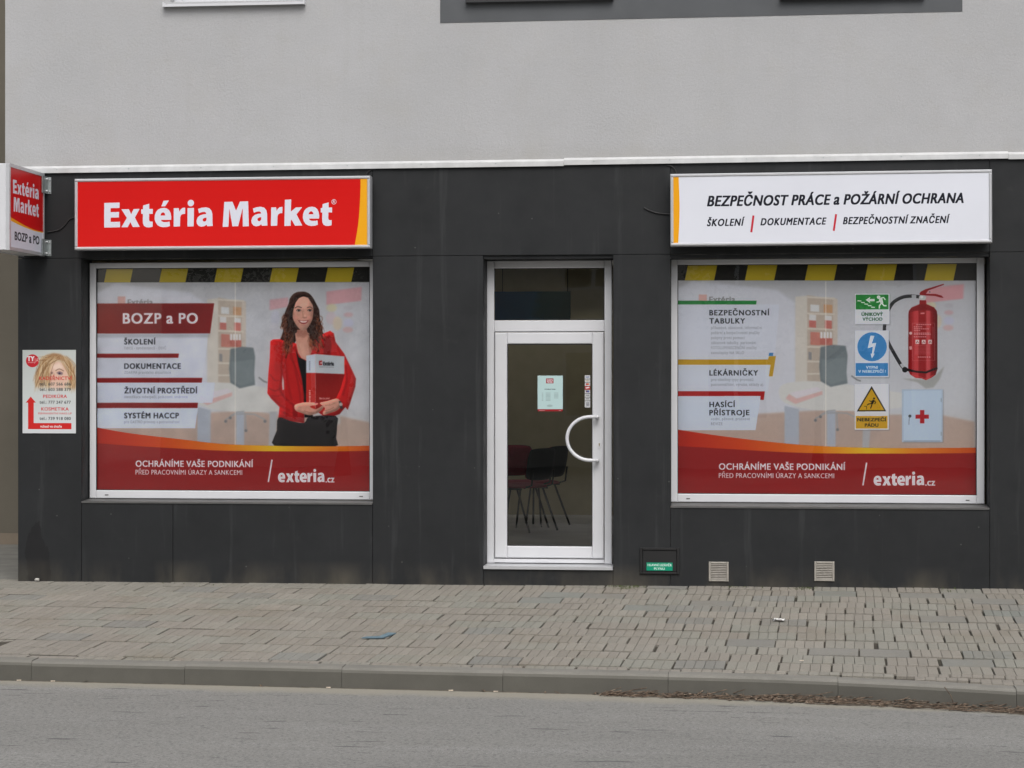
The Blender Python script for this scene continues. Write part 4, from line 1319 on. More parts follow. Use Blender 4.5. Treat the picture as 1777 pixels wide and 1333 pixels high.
M = dict(
    
    plaster=mat_plaster(), clad=mat_cladding(k=0.42), mortar=simple('joint_mortar', (0.075, 0.076, 0.076), 0.95, var=0.5, scale=9),
    band=simple('slate_grey_paint', (0.095, 0.101, 0.108), 0.9, var=0.10, scale=2.5, bumpy=0.5),
    upvc=simple('white_upvc', (0.62, 0.63, 0.655), 0.33, var=0.02),
    upvc_dirty=simple('white_flashing', (0.54, 0.548, 0.55), 0.45, var=0.10, scale=9),
    alu=simple('brushed_aluminium', (0.60, 0.61, 0.63), 0.38, 0.5, 0.04),
    steel=simple('galvanised_steel', (0.42, 0.46, 0.46), 0.45, 0.7, 0.15, 20),
    sill=simple('grey_sill_sheet', (0.10, 0.10, 0.098), 0.55, 0.2, 0.15),
    dark_sill=simple('dark_sill_sheet', (0.03, 0.031, 0.033), 0.5, 0.2, 0.1),
    gasket=simple('black_gasket', (0.02, 0.02, 0.02), 0.6),
    black=simple('black_plastic', (0.009, 0.009, 0.0095), 0.75, var=0.15),
    cable=simple('black_cable_sheath', (0.022, 0.022, 0.023), 0.6),
    glass=mat_glass(), tile=mat_tile('grooved_concrete', (0.250, 0.230, 0.196), 0.08, 0.35),
    slab=mat_tile('smooth_grey_concrete', (0.212, 0.208, 0.187), 0.06, 0.15), bed=mat_bed(), kerb=mat_kerb(), asphalt=mat_asphalt(),
    taupe=simple('taupe_render', (0.125, 0.112, 0.088), 0.95, var=0.10, scale=1.2, bumpy=0.4),
    concrete=simple('worn_concrete', (0.165, 0.162, 0.145), 0.95, var=0.2, scale=3, bumpy=0.5),
    earth=simple('bare_ground', (0.16, 0.15, 0.12), 1.0, var=0.3, scale=0.5),
    vent=simple('beige_vent_plastic', (0.33, 0.31, 0.275), 0.55, var=0.12, scale=30),
    vent_dark=simple('vent_shadow_gap', (0.20, 0.18, 0.155), 0.9),
    room=simple('ochre_room_wall', (0.44, 0.385, 0.24), 0.9, var=0.06), roomfloor=simple('room_floor', (0.55, 0.53, 0.49), 0.30, var=0.2, scale=2),
    ceil=simple('room_ceiling', (0.6, 0.58, 0.52), 0.9),
    red_fabric=simple('dark_red_upholstery', (0.30, 0.016, 0.035), 0.9, var=0.15, scale=40), blk_metal=simple('black_tube_steel', (0.012, 0.012, 0.012), 0.4),
    white_scrap=simple('white_paper', (0.7, 0.7, 0.68), 0.8, var=0.1), blue_scrap=simple('blue_plastic', (0.13, 0.20, 0.24), 0.6, var=0.15, scale=12),
    pebble=simple('pale_stone', (0.42, 0.41, 0.38), 0.95, var=0.25, scale=25), butt=simple('cigarette_paper', (0.55, 0.47, 0.38), 0.9, var=0.3, scale=60),
    opp=simple('cream_render', (0.58, 0.55, 0.48), 0.95, var=0.08), roof=simple('roof_tiles', (0.17, 0.07, 0.045), 0.9, var=0.2), bark=simple('bark', (0.07, 0.055, 0.04), 0.95, var=0.3, scale=14),
)
leaf_mat = mat_leaf('dry_leaves', [(0.25, (0.035, 0.026, 0.019)), (0.45, (0.085, 0.06, 0.042)), (0.6, (0.16, 0.115, 0.08)), (0.75, (0.30, 0.25, 0.19))])
soil_mat = simple('gutter_soil', (0.10, 0.083, 0.062), 1.0, var=0.45, scale=26, bumpy=0.8)
crown_mat = mat_leaf('leaves', [(0.3, (0.02, 0.035, 0.012)), (0.7, (0.06, 0.085, 0.025))])
moss_mat = mat_leaf('moss', [(0.3, (0.03, 0.05, 0.012)), (0.7, (0.09, 0.11, 0.03))])

# ------------------------------------------------------------------ setting: ground, road, pavement, kerb
g = MB()
g.quad((-300, -300, -0.62), (300, -300, -0.62), (300, 300, -0.62), (-300, 300, -0.62))
o = g.build('ground', M['earth'])
o['kind'] = 'structure'

nx, ny = 150, 60
xs = [-30 + 60 * i / nx for i in range(nx + 1)]
v, f = [], []
for x in xs:
    y1 = kerb_y(x) - KERB_W + 0.05
    for j in range(ny + 1):
        y = y1 + (-12.0 - y1) * (j / ny)
        v.append((x, y, road_z(x, y)))
for i in range(nx):
    for j in range(ny):
        a = i * (ny + 1) + j
        f.append((a, a + 1, a + ny + 2, a + ny + 1))
me = bpy.data.meshes.new('road')
me.from_pydata(v, [], f)
me.materials.append(M['asphalt'])
for p in me.polygons:
    p.use_smooth = True
road = link('road', me)
road['kind'] = 'structure'
fp = MB()
fp.box(-30, 30, -40, -12.02, -0.7, -0.22)
fp = fp.build('far_pavement', M['concrete'])
fp['kind'] = 'structure'

# bed of sand that the tiles lie in
nx, ny = 220, 56
v, f = [], []
for i in range(nx + 1):
    x = -11 + 22 * i / nx
    y0 = kerb_y(x) + 0.004
    depth = 0.0055 + 0.0115 / (1 + math.exp(-(x + 0.9) * 1.3))
    for j in range(ny + 1):
        y = y0 + (0.12 - y0) * j / ny
        v.append((x, y, zg(x, y) - depth - 0.002 * random.random() + 0.0022 * math.sin(x * 2.1 + y * 3.3)))
for i in range(nx):
    for j in range(ny):
        a = i * (ny + 1) + j
        f.append((a, a + 1, a + ny + 2, a + ny + 1))
me = bpy.data.meshes.new('pavement')
me.from_pydata(v, [], f)
me.materials.append(M['bed'])
pavement = link('pavement', me)
pavement['kind'] = 'structure'


def tile_mesh(name, wx, wy, strips, mat, seed):
    r = random.Random(seed)
    b = MB()
    sw = wx / strips
    h0, dp = -0.03, 0.03
    for s in range(strips):
        gp = 0.0010 if strips > 1 else 0.0
        x0, x1 = -wx / 2 + s * sw + gp * r.uniform(0.7, 1.5), -wx / 2 + (s + 1) * sw - gp * r.uniform(0.7, 1.5)
        y0, y1 = -wy / 2 + r.uniform(0, 0.003), wy / 2 - r.uniform(0, 0.003)
        c = 0.0024 * r.uniform(0.8, 1.4)
        z = r.uniform(-0.0008, 0.0008)
        k = len(b.v)
        b.v += [(x0, y0, h0), (x1, y0, h0), (x1, y1, h0), (x0, y1, h0), (x0, y0, z - c), (x1, y0, z - c), (x1, y1, z - c), (x0, y1, z - c),
                (x0 + c, y0 + c, z), (x1 - c, y0 + c, z), (x1 - c, y1 - c, z), (x0 + c, y1 - c, z)]
        q = [(8, 9, 10, 11)]
        for i in range(4):
            j = (i + 1) % 4
            q += [(i, j, 4 + j, 4 + i), (4 + i, 4 + j, 8 + j, 8 + i)]
        b.f += [tuple(k + i for i in t) for t in q]
    me = bpy.data.meshes.new(name)
    me.from_pydata(b.v, [], b.f)
    me.materials.append(mat)
    return me


TS, TY = 0.35, 0.295
full = [tile_mesh('tile', TS - 0.004, TY - 0.006, 5, M['tile'], k) for k in range(7)]
part4 = [tile_mesh('tile', TS - 0.007, TY - 0.006, 5, M['slab'], 20 + k) for k in range(3)]
plain = [tile_mesh('tile', TS - 0.006, TY - 0.006, 1, M['slab'], 30 + k) for k in range(2)]
short = [tile_mesh('tile', TS - 0.006, 0.10, 5, M['tile'], 40 + k) for k in range(3)]


def project(x, y, z):
    dx, dy, dz = x - CAM.x, y - CAM.y, z - CAM.z
    d = -math.sin(TH) * dx + math.cos(TH) * dy
    u = math.cos(TH) * dx + math.sin(TH) * dy
    return CX + FPX * u / d, CY - FPX * dz / d, d


spots = []
slope_a = math.atan(0.045)
for j in range(-6, 17):
    off = random.uniform(0, TS) if j % 3 == 0 else (j % 2) * TS * 0.5 + random.uniform(-0.05, 0.05)
    drift = random.uniform(-0.009, 0.009)
    x = -10.5 + off
    while x < 10.5:
        if random.random() < 0.03:
            x += random.uniform(0.004, 0.016)
        if j < 0:
            yc = row_y(x) + 0.056 + (j + 1) * 0.113
        else:
            yc = row_y(x) + 0.120 + (j + 0.5) * (TY + 0.020) + 0.012 * math.sin(x * 1.3 + j * 0.9) + drift
        ang = -0.052 + random.gauss(0, 0.008)
        if yc < 0.16 and yc - 0.05 > kerb_y(x):
            dz = random.gauss(0, 0.0016)
            if x > 0.5:
                dz += random.gauss(0, 0.0022)
            dz = max(-0.006, min(0.007, dz))
            r = random.random()
            if j < 0:
                me = random.choice(short)
            elif r < (0.10 if x > 0.8 else 0.025 if x > -1 else 0.0):
                me = random.choice(plain)
            elif r < (0.16 if x > 0.8 else 0.05):
                me = random.choice(part4)
            else:
                me = random.choice(full)
            z = zg(x, yc) + dz
            spots.append((x, yc, z, ang, me, random.gauss(0, 0.006), random.gauss(0, 0.006)))
        x += TS + random.uniform(0.0, 0.006) + (random.uniform(0.0, 0.006) if x > 0 else 0.001)
inview, rest = [], []
for s in spots:
    px, py, d = project(*s[:3])
    (inview if -30 < px < 1807 and s[1] < 0.10 else rest).append((d, s))
inview.sort(key=lambda t: t[0])
rest += inview[300:]
rest_b = MB()


def tile_matrix(s):
    return Matrix.Translation((s[0], s[1], s[2])) @ Matrix.Rotation(slope_a + s[5], 4, 'X') @ Matrix.Rotation(s[6], 4, 'Y') @ Matrix.Rotation(s[3], 4, 'Z')


for d, s in inview[:300]:
    o = bpy.data.objects.new('paving_tile', s[4])
    COL.objects.link(o)
    o.matrix_world = tile_matrix(s)
    o.parent = pavement
for d, s in rest:
    mw = tile_matrix(s)
    k = len(rest_b.v)
    rest_b.v += [tuple(mw @ q.co) for q in s[4].vertices]
    rest_b.f += [tuple(k + i for i in p.vertices) for p in s[4].polygons]
o = rest_b.build('paving_tiles', M['tile'], pavement)
o['kind'] = 'stuff'

# kerb stones
kerb = MB()
kerb.quad((-11, -4.4, -0.7), (11, -5.2, -0.7), (11, -4.2, -0.7), (-11, -3.4, -0.7))
kerb = kerb.build('kerb', M['concrete'])
kerb['kind'] = 'structure'
KL = 1.115
xk = 2.62 - 12 * KL
while xk < 10:
    x0, x1 = xk + 0.0012, xk + KL - 0.0012
    b = MB()
    prof = [(0, -0.32), (0, -0.004), (-0.004, 0.0), (-0.125, -0.002), (-0.142, -0.007), (-0.153, -0.018), (-KERB_W, -0.036), (-KERB_W - 0.008, -0.32)]
    base = len(b.v)
    dzj = random.uniform(-0.003, 0.003)
    ns = 6
    for i in range(ns + 1):
        x = x0 + (x1 - x0) * i / ns
        for (dy, dz) in prof:
            y = kerb_y(x) + dy
            b.v.append((x, y, zg(x, kerb_y(x)) + dz + dzj + 0.002))
    k = len(prof)
    for i in range(ns):
        for q in range(k):
            q2 = (q + 1) % k
            b.f.append((i * k + q, i * k + q2, (i + 1) * k + q2, (i + 1) * k + q))
    b.f.append(tuple(range(k)))
    b.f.append(tuple(ns * k + i for i in reversed(range(k))))
    b.build('kerb_stone', M['kerb'], kerb)
    xk += KL

# ------------------------------------------------------------------ the shop building
ZTOP = 7.4
XL, XLP, XR = WX(31), WX(9), 9.0
bld = empty('shop_building', (0, 0.0, 0.0))
tag(bld, 'grey rendered building with a charcoal clad shop front, white door and flashing', 'building')

WD1, WD2, DD = 0.20, 0.22, 0.24           # how far the frames lie behind the cladding
wl = dict(x0=WX(141.4), x1=WX(646.6), z0=WZ(400, 872.5), z1=WZ(400, 447.5))
wr = dict(x0=WX(1163.6), x1=WX(1717.5), z0=WZ(1440, 881), z1=WZ(1440, 446.5))
dr = dict(x0=WX(838.6), x1=WX(1063.8), z0=WZ(950, 987.5), z1=WZ(950, 448.5))
ZF = 2.888                                 # joint between fascia and lower panels
ZT = WZ(9, 286)                            # under the flashing

# masonry behind the panels, and the rooms' shell
def wall_with_holes(name, mat, x0, x1, z0, z1, y0, y1, holes, parent):
    xs = sorted({x0, x1, *[h[0] for h in holes], *[h[1] for h in holes]})
    zs = sorted({z0, z1, *[h[2] for h in holes], *[h[3] for h in holes]})
    xs = [x for x in xs if x0 <= x <= x1]
    zs = [z for z in zs if z0 <= z <= z1]
    ins = lambda i, j: 0 <= i < len(xs) - 1 and 0 <= j < len(zs) - 1 and not any(h[0] - 1e-6 <= xs[i] and xs[i + 1] <= h[1] + 1e-6 and h[2] - 1e-6 <= zs[j] and zs[j + 1] <= h[3] + 1e-6 for h in holes)
    b = MB()
    for i in range(len(xs) - 1):
        for j in range(len(zs) - 1):
            if not ins(i, j):
                continue
            a, c, p, q = xs[i], xs[i + 1], zs[j], zs[j + 1]
            b.quad((a, y0, p), (c, y0, p), (c, y0, q), (a, y0, q))
            b.quad((a, y1, p), (a, y1, q), (c, y1, q), (c, y1, p))
            if not ins(i - 1, j): b.quad((a, y0, p), (a, y0, q), (a, y1, q), (a, y1, p))
            if not ins(i + 1, j): b.quad((c, y0, p), (c, y1, p), (c, y1, q), (c, y0, q))
            if not ins(i, j - 1): b.quad((a, y0, p), (a, y1, p), (c, y1, p), (c, y0, p))
            if not ins(i, j + 1): b.quad((a, y0, q), (c, y0, q), (c, y1, q), (a, y1, q))
    return b.build(name, mat, parent)


holes = [(h['x0'] - 0.03, h['x1'] + 0.03, h['z0'] - 0.03, h['z1'] + 0.03) for h in (wl, wr, dr)]
wall_with_holes('masonry', M['mortar'], XL + 0.03, XR, -0.6, 3.70, 0.022, 0.36, holes, bld)
up_l = (WX(296), WX(526), WZ(400, 2), ZTOP - 0.9)
up_m = (WX(815), WX(1060), WZ(930, -3), ZTOP - 0.9)
up_r = (WX(1362), WX(1598), WZ(1480, -8), ZTOP - 0.9)
wall_with_holes('plaster_wall', M['plaster'], XLP, XR, 3.704, ZTOP, 0.0, 0.34, [up_l, up_m, up_r], bld)
# upper floors kept shallow; unseen rear wing with roof light added to brighten the room
YU, SK = 4.2, (-2.4, 3.4, 4.7, 7.0)
for q in ((XLP, XLP + 0.3, 0.342, YU, 3.704, ZTOP), (XR - 0.3, XR, 0.342, YU, 3.704, ZTOP), (XLP, XR, YU + 0.002, YU + 0.3, 3.52, ZTOP), (XLP, XR, 0.345, YU, ZTOP + 0.002, ZTOP + 0.3),
          (XL + 0.03, XL + 0.3, 0.362, 8, -0.6, 3.35), (XR - 0.3, XR, 0.362, 8, -0.6, 3.35), (XL + 0.03, XR, 8.002, 8.3, -0.6, 3.35)):
    MB().box(*q).build('outer_wall', M['plaster'], bld)
for q in ((XL, XR, 0.365, SK[2], 3.36, 3.5), (XL, XR, SK[3], 8.3, 3.36, 3.5), (XL, SK[0], SK[2] + 0.001, SK[3] - 0.001, 3.36, 3.5), (SK[1], XR, SK[2] + 0.001, SK[3] - 0.001, 3.36, 3.5)):
    MB().box(*q).build('flat_roof', M['mortar'], bld)
MB().box(SK[0], SK[1], SK[2], SK[3], 3.44, 3.446).build('added_roof_light', M['glass'], bld)

# painted band round the two upper windows (a raised coat of darker render)
bx0, bx1 = WX(764), WX(1670)
bzl, bzr = WZ(764, 40), WZ(1670, 20)
bz = lambda x: bzl + (bzr - bzl) * (x - bx0) / (bx1 - bx0)
b = MB()
edges = sorted([bx0, bx1, up_m[0], up_m[1], up_r[0], up_r[1]])
for i in range(5):
    a, c = edges[i], edges[i + 1]
    tops = [up_m[2] if i == 1 else up_r[2] if i == 3 else ZTOP - 0.3]
    t = tops[0]
    b.v += []
    k = len(b.v)
    b.v += [(a, -0.004, bz(a)), (c, -0.004, bz(c)), (c, -0.004, t), (a, -0.004, t), (a, 0.0015, bz(a)), (c, 0.0015, bz(c)), (c, 0.0015, t), (a, 0.0015, t)]
    b.f += [tuple(k + q for q in w) for w in ((0, 1, 2, 3), (0, 4, 5, 1), (1, 5, 6, 2), (2, 6, 7, 3), (3, 7, 4, 0))]
b.build('painted_band', M['band'], bld)

# cladding panels
J = 0.0018
def panel(x0, x1, z0, z1):
    b = MB()
    b.bbox(x0 + J, x1 - J, 0.0, 0.021, z0 + J, z1 - J, 0.0015)
    b.build('cladding_panel', M['clad'], bld)


xa, xb, xc, xd = XL, wl['x1'], wr['x0'], wr['x1']
zb = -0.35
for x0, x1 in ((xa, xb), (xb, xc), (xc, xd), (xd, XR)):
    panel(x0, x1, ZF, 3.70)
panel(xa, wl['x0'], zb, ZF)
xm = WX(300)
panel(wl['x0'], xm, zb, wl['z0'])
panel(xm, wl['x1'], zb, wl['z0'])
panel(wl['x1'], dr['x0'], zb, ZF)
panel(dr['x0'], dr['x1'], zb, dr['z0'])
panel(dr['x1'], wr['x0'], zb, ZF)
panel(wr['x0'], wr['x1'], zb, wr['z0'])
panel(wr['x1'], XR, zb, ZF)


def reveal(h, depth):
    b = MB()
    t = 0.03
    b.box(h['x0'] - t + 0.001, h['x0'], 0.0215, depth + 0.1, h['z0'], h['z1'])
    b.box(h['x1'], h['x1'] + t - 0.001, 0.0215, depth + 0.1, h['z0'], h['z1'])
    b.box(h['x0'], h['x1'], 0.0215, depth + 0.1, h['z1'], h['z1'] + t - 0.001)
    b.build('reveal_lining', M['clad'], bld)


for h, d in ((wl, WD1), (wr, WD2), (dr, DD)):
    reveal(h, d)

# flashing in three lengths, each with its rivets
def flashing(p0, p1, hgt, first, step):
    (x0, z0), (x1, z1) = p0, p1
    b = MB()
    for (x, z) in ((x0, z0), (x1, z1)):
        b.v += [(x, -0.026, z), (x, -0.026, z + hgt), (x, -0.022, z + hgt + 0.006), (x, -0.0015, z + hgt + 0.022), (x, -0.0015, z + hgt + 0.012), (x, -0.022, z + hgt - 0.004), (x, -0.022, z)]
    k = 7
    for i in range(k):
        j = (i + 1) % k
        b.f.append((i, j, k + j, k + i))
    b.f += [tuple(range(k)), tuple(k + i for i in reversed(range(k)))]
    fl = b.build('flashing', M['upvc_dirty'], bld)
    x = first
    while x < min(x1, 4.6):
        if x > x0:
            z = z0 + (z1 - z0) * (x - x0) / (x1 - x0) + hgt * 0.72
            r = MB()
            r.tube([(x, -0.029, z), (x, -0.0262, z)], 0.006, 6)
            r.build('rivet', M['steel'], fl)
        x += step


flashing((XLP - 0.005, WZ(9, 302)), (WX(979) - 0.002, WZ(979, 288.6)), 0.042, -4.1, 0.66)
flashing((WX(979), WZ(979, 287)), (WX(1749), WZ(1749, 275.6)), 0.042, 0.72, 0.66)
flashing((WX(1749) + 0.002, WZ(1749, 277)), (XR, WZ(1777, 276.4) + 0.02), 0.042, 4.5, 0.66)


# upper windows
def upper_window(h, sill_mat, sx0, sx1, sz):
    e = empty('upper_window', ((h[0] + h[1]) / 2, 0.12, h[2]), 0, bld)
    w = 0.075
    b = MB()
    x0, x1, z0, z1 = h[0], h[1], h[2], h[3]
    b.bbox(x0, x0 + w, 0.12, 0.19, z0, z1).bbox(x1 - w, x1, 0.12, 0.19, z0, z1)
    b.bbox(x0 + w + 0.001, x1 - w - 0.001, 0.121, 0.189, z0, z0 + w).bbox(x0 + w + 0.001, x1 - w - 0.001, 0.121, 0.189, z1 - w, z1)
    b.bbox((x0 + x1) / 2 - 0.05, (x0 + x1) / 2 + 0.05, 0.118, 0.188, z0 + w + 0.001, z1 - w - 0.001)
    b.build('frame', M['upvc'], e)
    MB().box(x0 + w, x1 - w, 0.16, 0.164, z0 + w, z1 - w).build('pane', M['glass'], e)
    b = MB()
    b.prism([(0.13, sz + 0.030), (-0.055, sz + 0.022), (-0.055, sz), (-0.050, sz), (-0.050, sz + 0.014), (0.13, sz + 0.022)], sx0, sx1)
    b.build('sill', sill_mat, e)
    for s in (sx0, sx1):
        MB().box(s - 0.006, s + 0.006, -0.058, 0.12, sz - 0.001, sz + 0.04).build('sill_end_cap', sill_mat, e)
    MB().box(x0, x1, 0.9, 0.91, z0 - 0.2, z1).build('curtain', M['ceil'], e)


upper_window(up_l, M['upvc'], WX(283, -0.055), WX(527, -0.055), WZ(400, 9.5, -0.055))
upper_window(up_m, M['dark_sill'], WX(809, -0.055), WX(1063, -0.055), WZ(930, 2, -0.055))
upper_window(up_r, M['dark_sill'], WX(1355, -0.055), WX(1604, -0.055), WZ(1480, -3, -0.055))


# shop windows
def shop_window(h, depth, fx0, fx1, fz0, fz1, wl_, wr_, wt, wb):
    e = empty('shop_window', ((h['x0'] + h['x1']) / 2, depth, h['z0']), 0, bld)
    b = MB()
    d1 = depth + 0.07
    b.bbox(fx0, fx0 + wl_, depth, d1, fz0, fz1, 0.006).bbox(fx1 - wr_, fx1, depth, d1, fz0, fz1, 0.006)
    b.bbox(fx0 + wl_ + 0.001, fx1 - wr_ - 0.001, depth + 0.001, d1, fz1 - wt, fz1, 0.006)
    b.bbox(fx0 + wl_ + 0.001, fx1 - wr_ - 0.001, depth + 0.001, d1, fz0, fz0 + wb, 0.006)
    b.build('frame', M['upvc'], e)
    b = MB()
    i0, i1, j0, j1 = fx0 + wl_, fx1 - wr_, fz0 + wb, fz1 - wt
    for q in ((i0, i0 + 0.006, j0, j1), (i1 - 0.006, i1, j0, j1), (i0 + 0.006, i1 - 0.006, j0, j0 + 0.006), (i0 + 0.006, i1 - 0.006, j1 - 0.006, j1)):
        b.box(q[0], q[1], depth + 0.012, depth + 0.026, q[2], q[3])
    b.build('gasket', M['gasket'], e)
    MB().box(i0, i1, depth + 0.028, depth + 0.034, j0, j1).build('pane', M['glass'], e)
    for x in (fx0 + 0.145, fx1 - 0.16):
        MB().box(x, x + 0.032, depth - 0.003, depth + 0.001, fz0 + wb * 0.38, fz0 + wb * 0.38 + 0.008).build('drain_cap', M['sill'], e)
    b = MB()
    b.prism([(depth + 0.02, fz0 - 0.004), (depth + 0.02, fz0 - 0.016), (-0.002, h['z0'] - 0.004), (-0.004, h['z0'] - 0.010), (-0.008, h['z0'] - 0.010), (-0.008, h['z0'] + 0.004)], h['x0'] + 0.002, h['x1'] - 0.002)
    b.build('sill', M['sill'], e)
    # opaque lining behind the film
    return e


fw = 0.0665
L0, L1 = WX(168.2, WD1 + 0.045), WX(643.9, WD1 + 0.045)
LZ0, LZ1 = (WZ(168.3, 850.6, WD1 + 0.045) + WZ(643.9, 852.9, WD1 + 0.045)) / 2, (WZ(168, 465.8, WD1 + 0.045) + WZ(643.8, 463.7, WD1 + 0.045)) / 2
R0, R1 = WX(1175.8, WD2 + 0.045), WX(1694.8, WD2 + 0.045)
RZ0, RZ1 = (WZ(1175.8, 855.7, WD2 + 0.045) + WZ(1694.8, 860.4, WD2 + 0.045)) / 2, (WZ(1175.8, 460.3, WD2 + 0.045) + WZ(1694.8, 456.6, WD2 + 0.045)) / 2
shop_window(wl, WD1, WX(155.2, WD1), L1 + fw - 0.004, LZ0 - 0.073, LZ1 + 0.05, L0 - WX(155.2, WD1) + 0.003, fw, 0.05, 0.073)
shop_window(wr, WD2, R0 - fw, WX(1708.6, WD2), RZ0 - 0.073, RZ1 + 0.05, fw, WX(1708.6, WD2) - R1 + 0.003, 0.05, 0.073)

# the printed films on the inside of the panes
pl = empty('window_poster', ((L0 + L1) / 2, WD1 + 0.045, LZ0))
tag(pl, 'window film with a smiling woman in a red jacket holding a folder', 'poster', 'printed films in the shop windows')
sheet('printed_film', mat_print('left_window_print', paint_left().image('left_window_print'), (1.62, 1.62, 1.62), 0.45, 0.05), pl, L0 - 0.004, L1 + 0.004, LZ0 - 0.004, LZ1 + 0.004, WD1 + 0.045)
pr = empty('window_poster', ((R0 + R1) / 2, WD2 + 0.045, RZ0))
tag(pr, 'window film showing a fire extinguisher, safety plates and a first aid cabinet', 'poster', 'printed films in the shop windows')
sheet('printed_film', mat_print('right_window_print', paint_right().image('right_window_print'), (1.62, 1.62, 1.62), 0.45, 0.05), pr, R0 - 0.004, R1 + 0.004, RZ0 - 0.004, RZ1 + 0.004, WD2 + 0.045)

# door
dx0, dx1 = WX(844.6, DD), WX(1061.9, DD)
dz0, dz1 = WZ(950, 978, DD), WZ(950, 452, DD)
de = empty('entrance_door', ((dx0 + dx1) / 2, DD, dz0), 0, bld)
fl, zt0, zt1 = 0.066, WZ(950, 575.5, DD), WZ(950, 556, DD)
b = MB()
b.bbox(dx0, dx0 + fl, DD, DD + 0.08, dz0, dz1, 0.006).bbox(dx1 - fl, dx1, DD, DD + 0.08, dz0, dz1, 0.006)
b.bbox(dx0 + fl + 0.001, dx1 - fl - 0.001, DD + 0.001, DD + 0.08, dz1 - 0.068, dz1, 0.006)
b.bbox(dx0 + fl + 0.001, dx1 - fl - 0.001, DD + 0.001, DD + 0.08, zt0, zt1, 0.006)
b.build('frame', M['upvc'], de)
lx0, lx1, lz0, lz1 = dx0 + fl + 0.006, dx1 - fl - 0.006, WZ(950, 968.5, DD), zt0 - 0.008
px0, px1 = WX(880, DD), WX(1028, DD)
pz0, pz1 = WZ(950, 948, DD), WZ(950, 597, DD)
b = MB()
LY = DD - 0.012
b.bbox(lx0, px0, LY, DD + 0.06, lz0, lz1, 0.008).bbox(px1, lx1, LY, DD + 0.06, lz0, lz1, 0.008)
b.bbox(px0 + 0.001, px1 - 0.001, LY + 0.001, DD + 0.06, lz0, pz0, 0.008).bbox(px0 + 0.001, px1 - 0.001, LY + 0.001, DD + 0.06, pz1, lz1, 0.008)
b.build('leaf', M['upvc'], de)
b = MB()
for q in ((px0, px0 + 0.007, pz0, pz1), (px1 - 0.007, px1, pz0, pz1), (px0 + 0.007, px1 - 0.007, pz0, pz0 + 0.007), (px0 + 0.007, px1 - 0.007, pz1 - 0.007, pz1)):
    b.box(q[0], q[1], DD + 0.004, DD + 0.02, q[2], q[3])
tx0, tx1, tz0, tz1 = dx0 + fl, dx1 - fl, zt1, dz1 - 0.068
for q in ((tx0, tx0 + 0.007, tz0, tz1), (tx1 - 0.007, tx1, tz0, tz1), (tx0 + 0.007, tx1 - 0.007, tz0, tz0 + 0.007), (tx0 + 0.007, tx1 - 0.007, tz1 - 0.007, tz1)):
    b.box(q[0], q[1], DD + 0.012, DD + 0.028, q[2], q[3])
b.build('gasket', M['gasket'], de)
MB().box(px0, px1, DD + 0.024, DD + 0.03, pz0, pz1).build('pane', M['glass'], de)
MB().box(tx0, tx1, DD + 0.032, DD + 0.038, tz0, tz1).build('transom_pane', M['glass'], de)
MB().bbox(dx0 + fl + 0.001, dx1 - fl - 0.001, DD - 0.005, DD + 0.06, WZ(950, 977, DD), lz0 - 0.010, 0.003).build('bottom_rail', M['upvc'], de)
MB().prism([(DD + 0.06, dz0 - 0.002), (DD + 0.06, dz0 - 0.03), (-0.012, dr['z0'] - 0.004), (-0.018, dr['z0'] - 0.004), (-0.018, dr['z0'] + 0.022), (DD - 0.03, dz0 - 0.004)], dr['x0'] + 0.004, dr['x1'] - 0.003).build('threshold', M['alu'], de)
# bow handle
hx = (px1 + lx1) / 2 - 0.004
hz0, hz1 = WZ(1038, 799, DD - 0.06), WZ(1038, 723.5, DD - 0.06)
zc, hr = (hz0 + hz1) / 2, (hz1 - hz0) / 2
path = []
bow = [(hx, LY - 0.06, zc - hr)]
for zz in (zc - hr, zc + hr):
    MB().tube([(hx, LY + 0.001, zz), (hx, LY - 0.074, zz)], 0.0165, 12).build('handle_post', M['upvc'], de, True)
for k in range(21):
    a = -math.pi / 2 - math.pi * k / 20
    bow.append((hx - 0.06 + 0.205 * math.cos(a) * 1.0, LY - 0.06, zc + hr * math.sin(a)))
path = path + bow + [(hx, LY - 0.06, zc + hr)]
MB().tube(path, 0.0155, 12, True, (0, 1, 0)).build('bow_handle', M['upvc'], de, True)
kx, kz = WX(1040, LY), WZ(1040, 772, LY)
b = MB()
b.prism([(kx + 0.014 * math.cos(t), kz + (0.022 if math.sin(t) > 0 else 0.028) * math.sin(t) * 1.15) for t in np.linspace(0, 2 * math.pi, 17)[:-1]], LY - 0.006, LY + 0.001, 'y')
lk = b.build('lock_plate', M['upvc'], de)
b = MB()
b.prism([(kx + 0.006 * math.cos(t), kz + 0.008 + 0.006 * math.sin(t)) for t in np.linspace(0, 2 * math.pi, 13)[:-1]], LY - 0.009, LY - 0.0055, 'y').box(kx - 0.003, kx + 0.003, LY - 0.0085, LY - 0.0055, kz - 0.012, kz + 0.004)
b.build('key_slot', simple('brass', (0.35, 0.27, 0.12), 0.4, 0.8), de)

# notices on the door glass
nY = DD + 0.0225
nt = empty('door_notice', (WX(955, nY), nY, WZ(955, 714, nY)))
tag(nt, 'pale paper notice with a red logo and red foot on the door glass', 'notice')
sheet('paper', mat_print('notice_print', paint_notice().image('notice_print'), (0.9, 0.95, 0.95)), nt, WX(933, nY), WX(976.6, nY), WZ(955, 714, nY), WZ(955, 652, nY), nY)
st = empty('sticker_strip', (WX(1019, nY), nY, WZ(1019, 707, nY)))
tag(st, 'narrow column of small white and red stickers beside the door handle', 'stickers')
sheet('sticker_sheet', mat_print('sticker_print', paint_stickers().image('sticker_print'), (0.95, 0.95, 0.95)), st, WX(1014.8, nY), WX(1024.2, nY), WZ(1019, 707.2, nY), WZ(1019, 651.4, nY), nY)

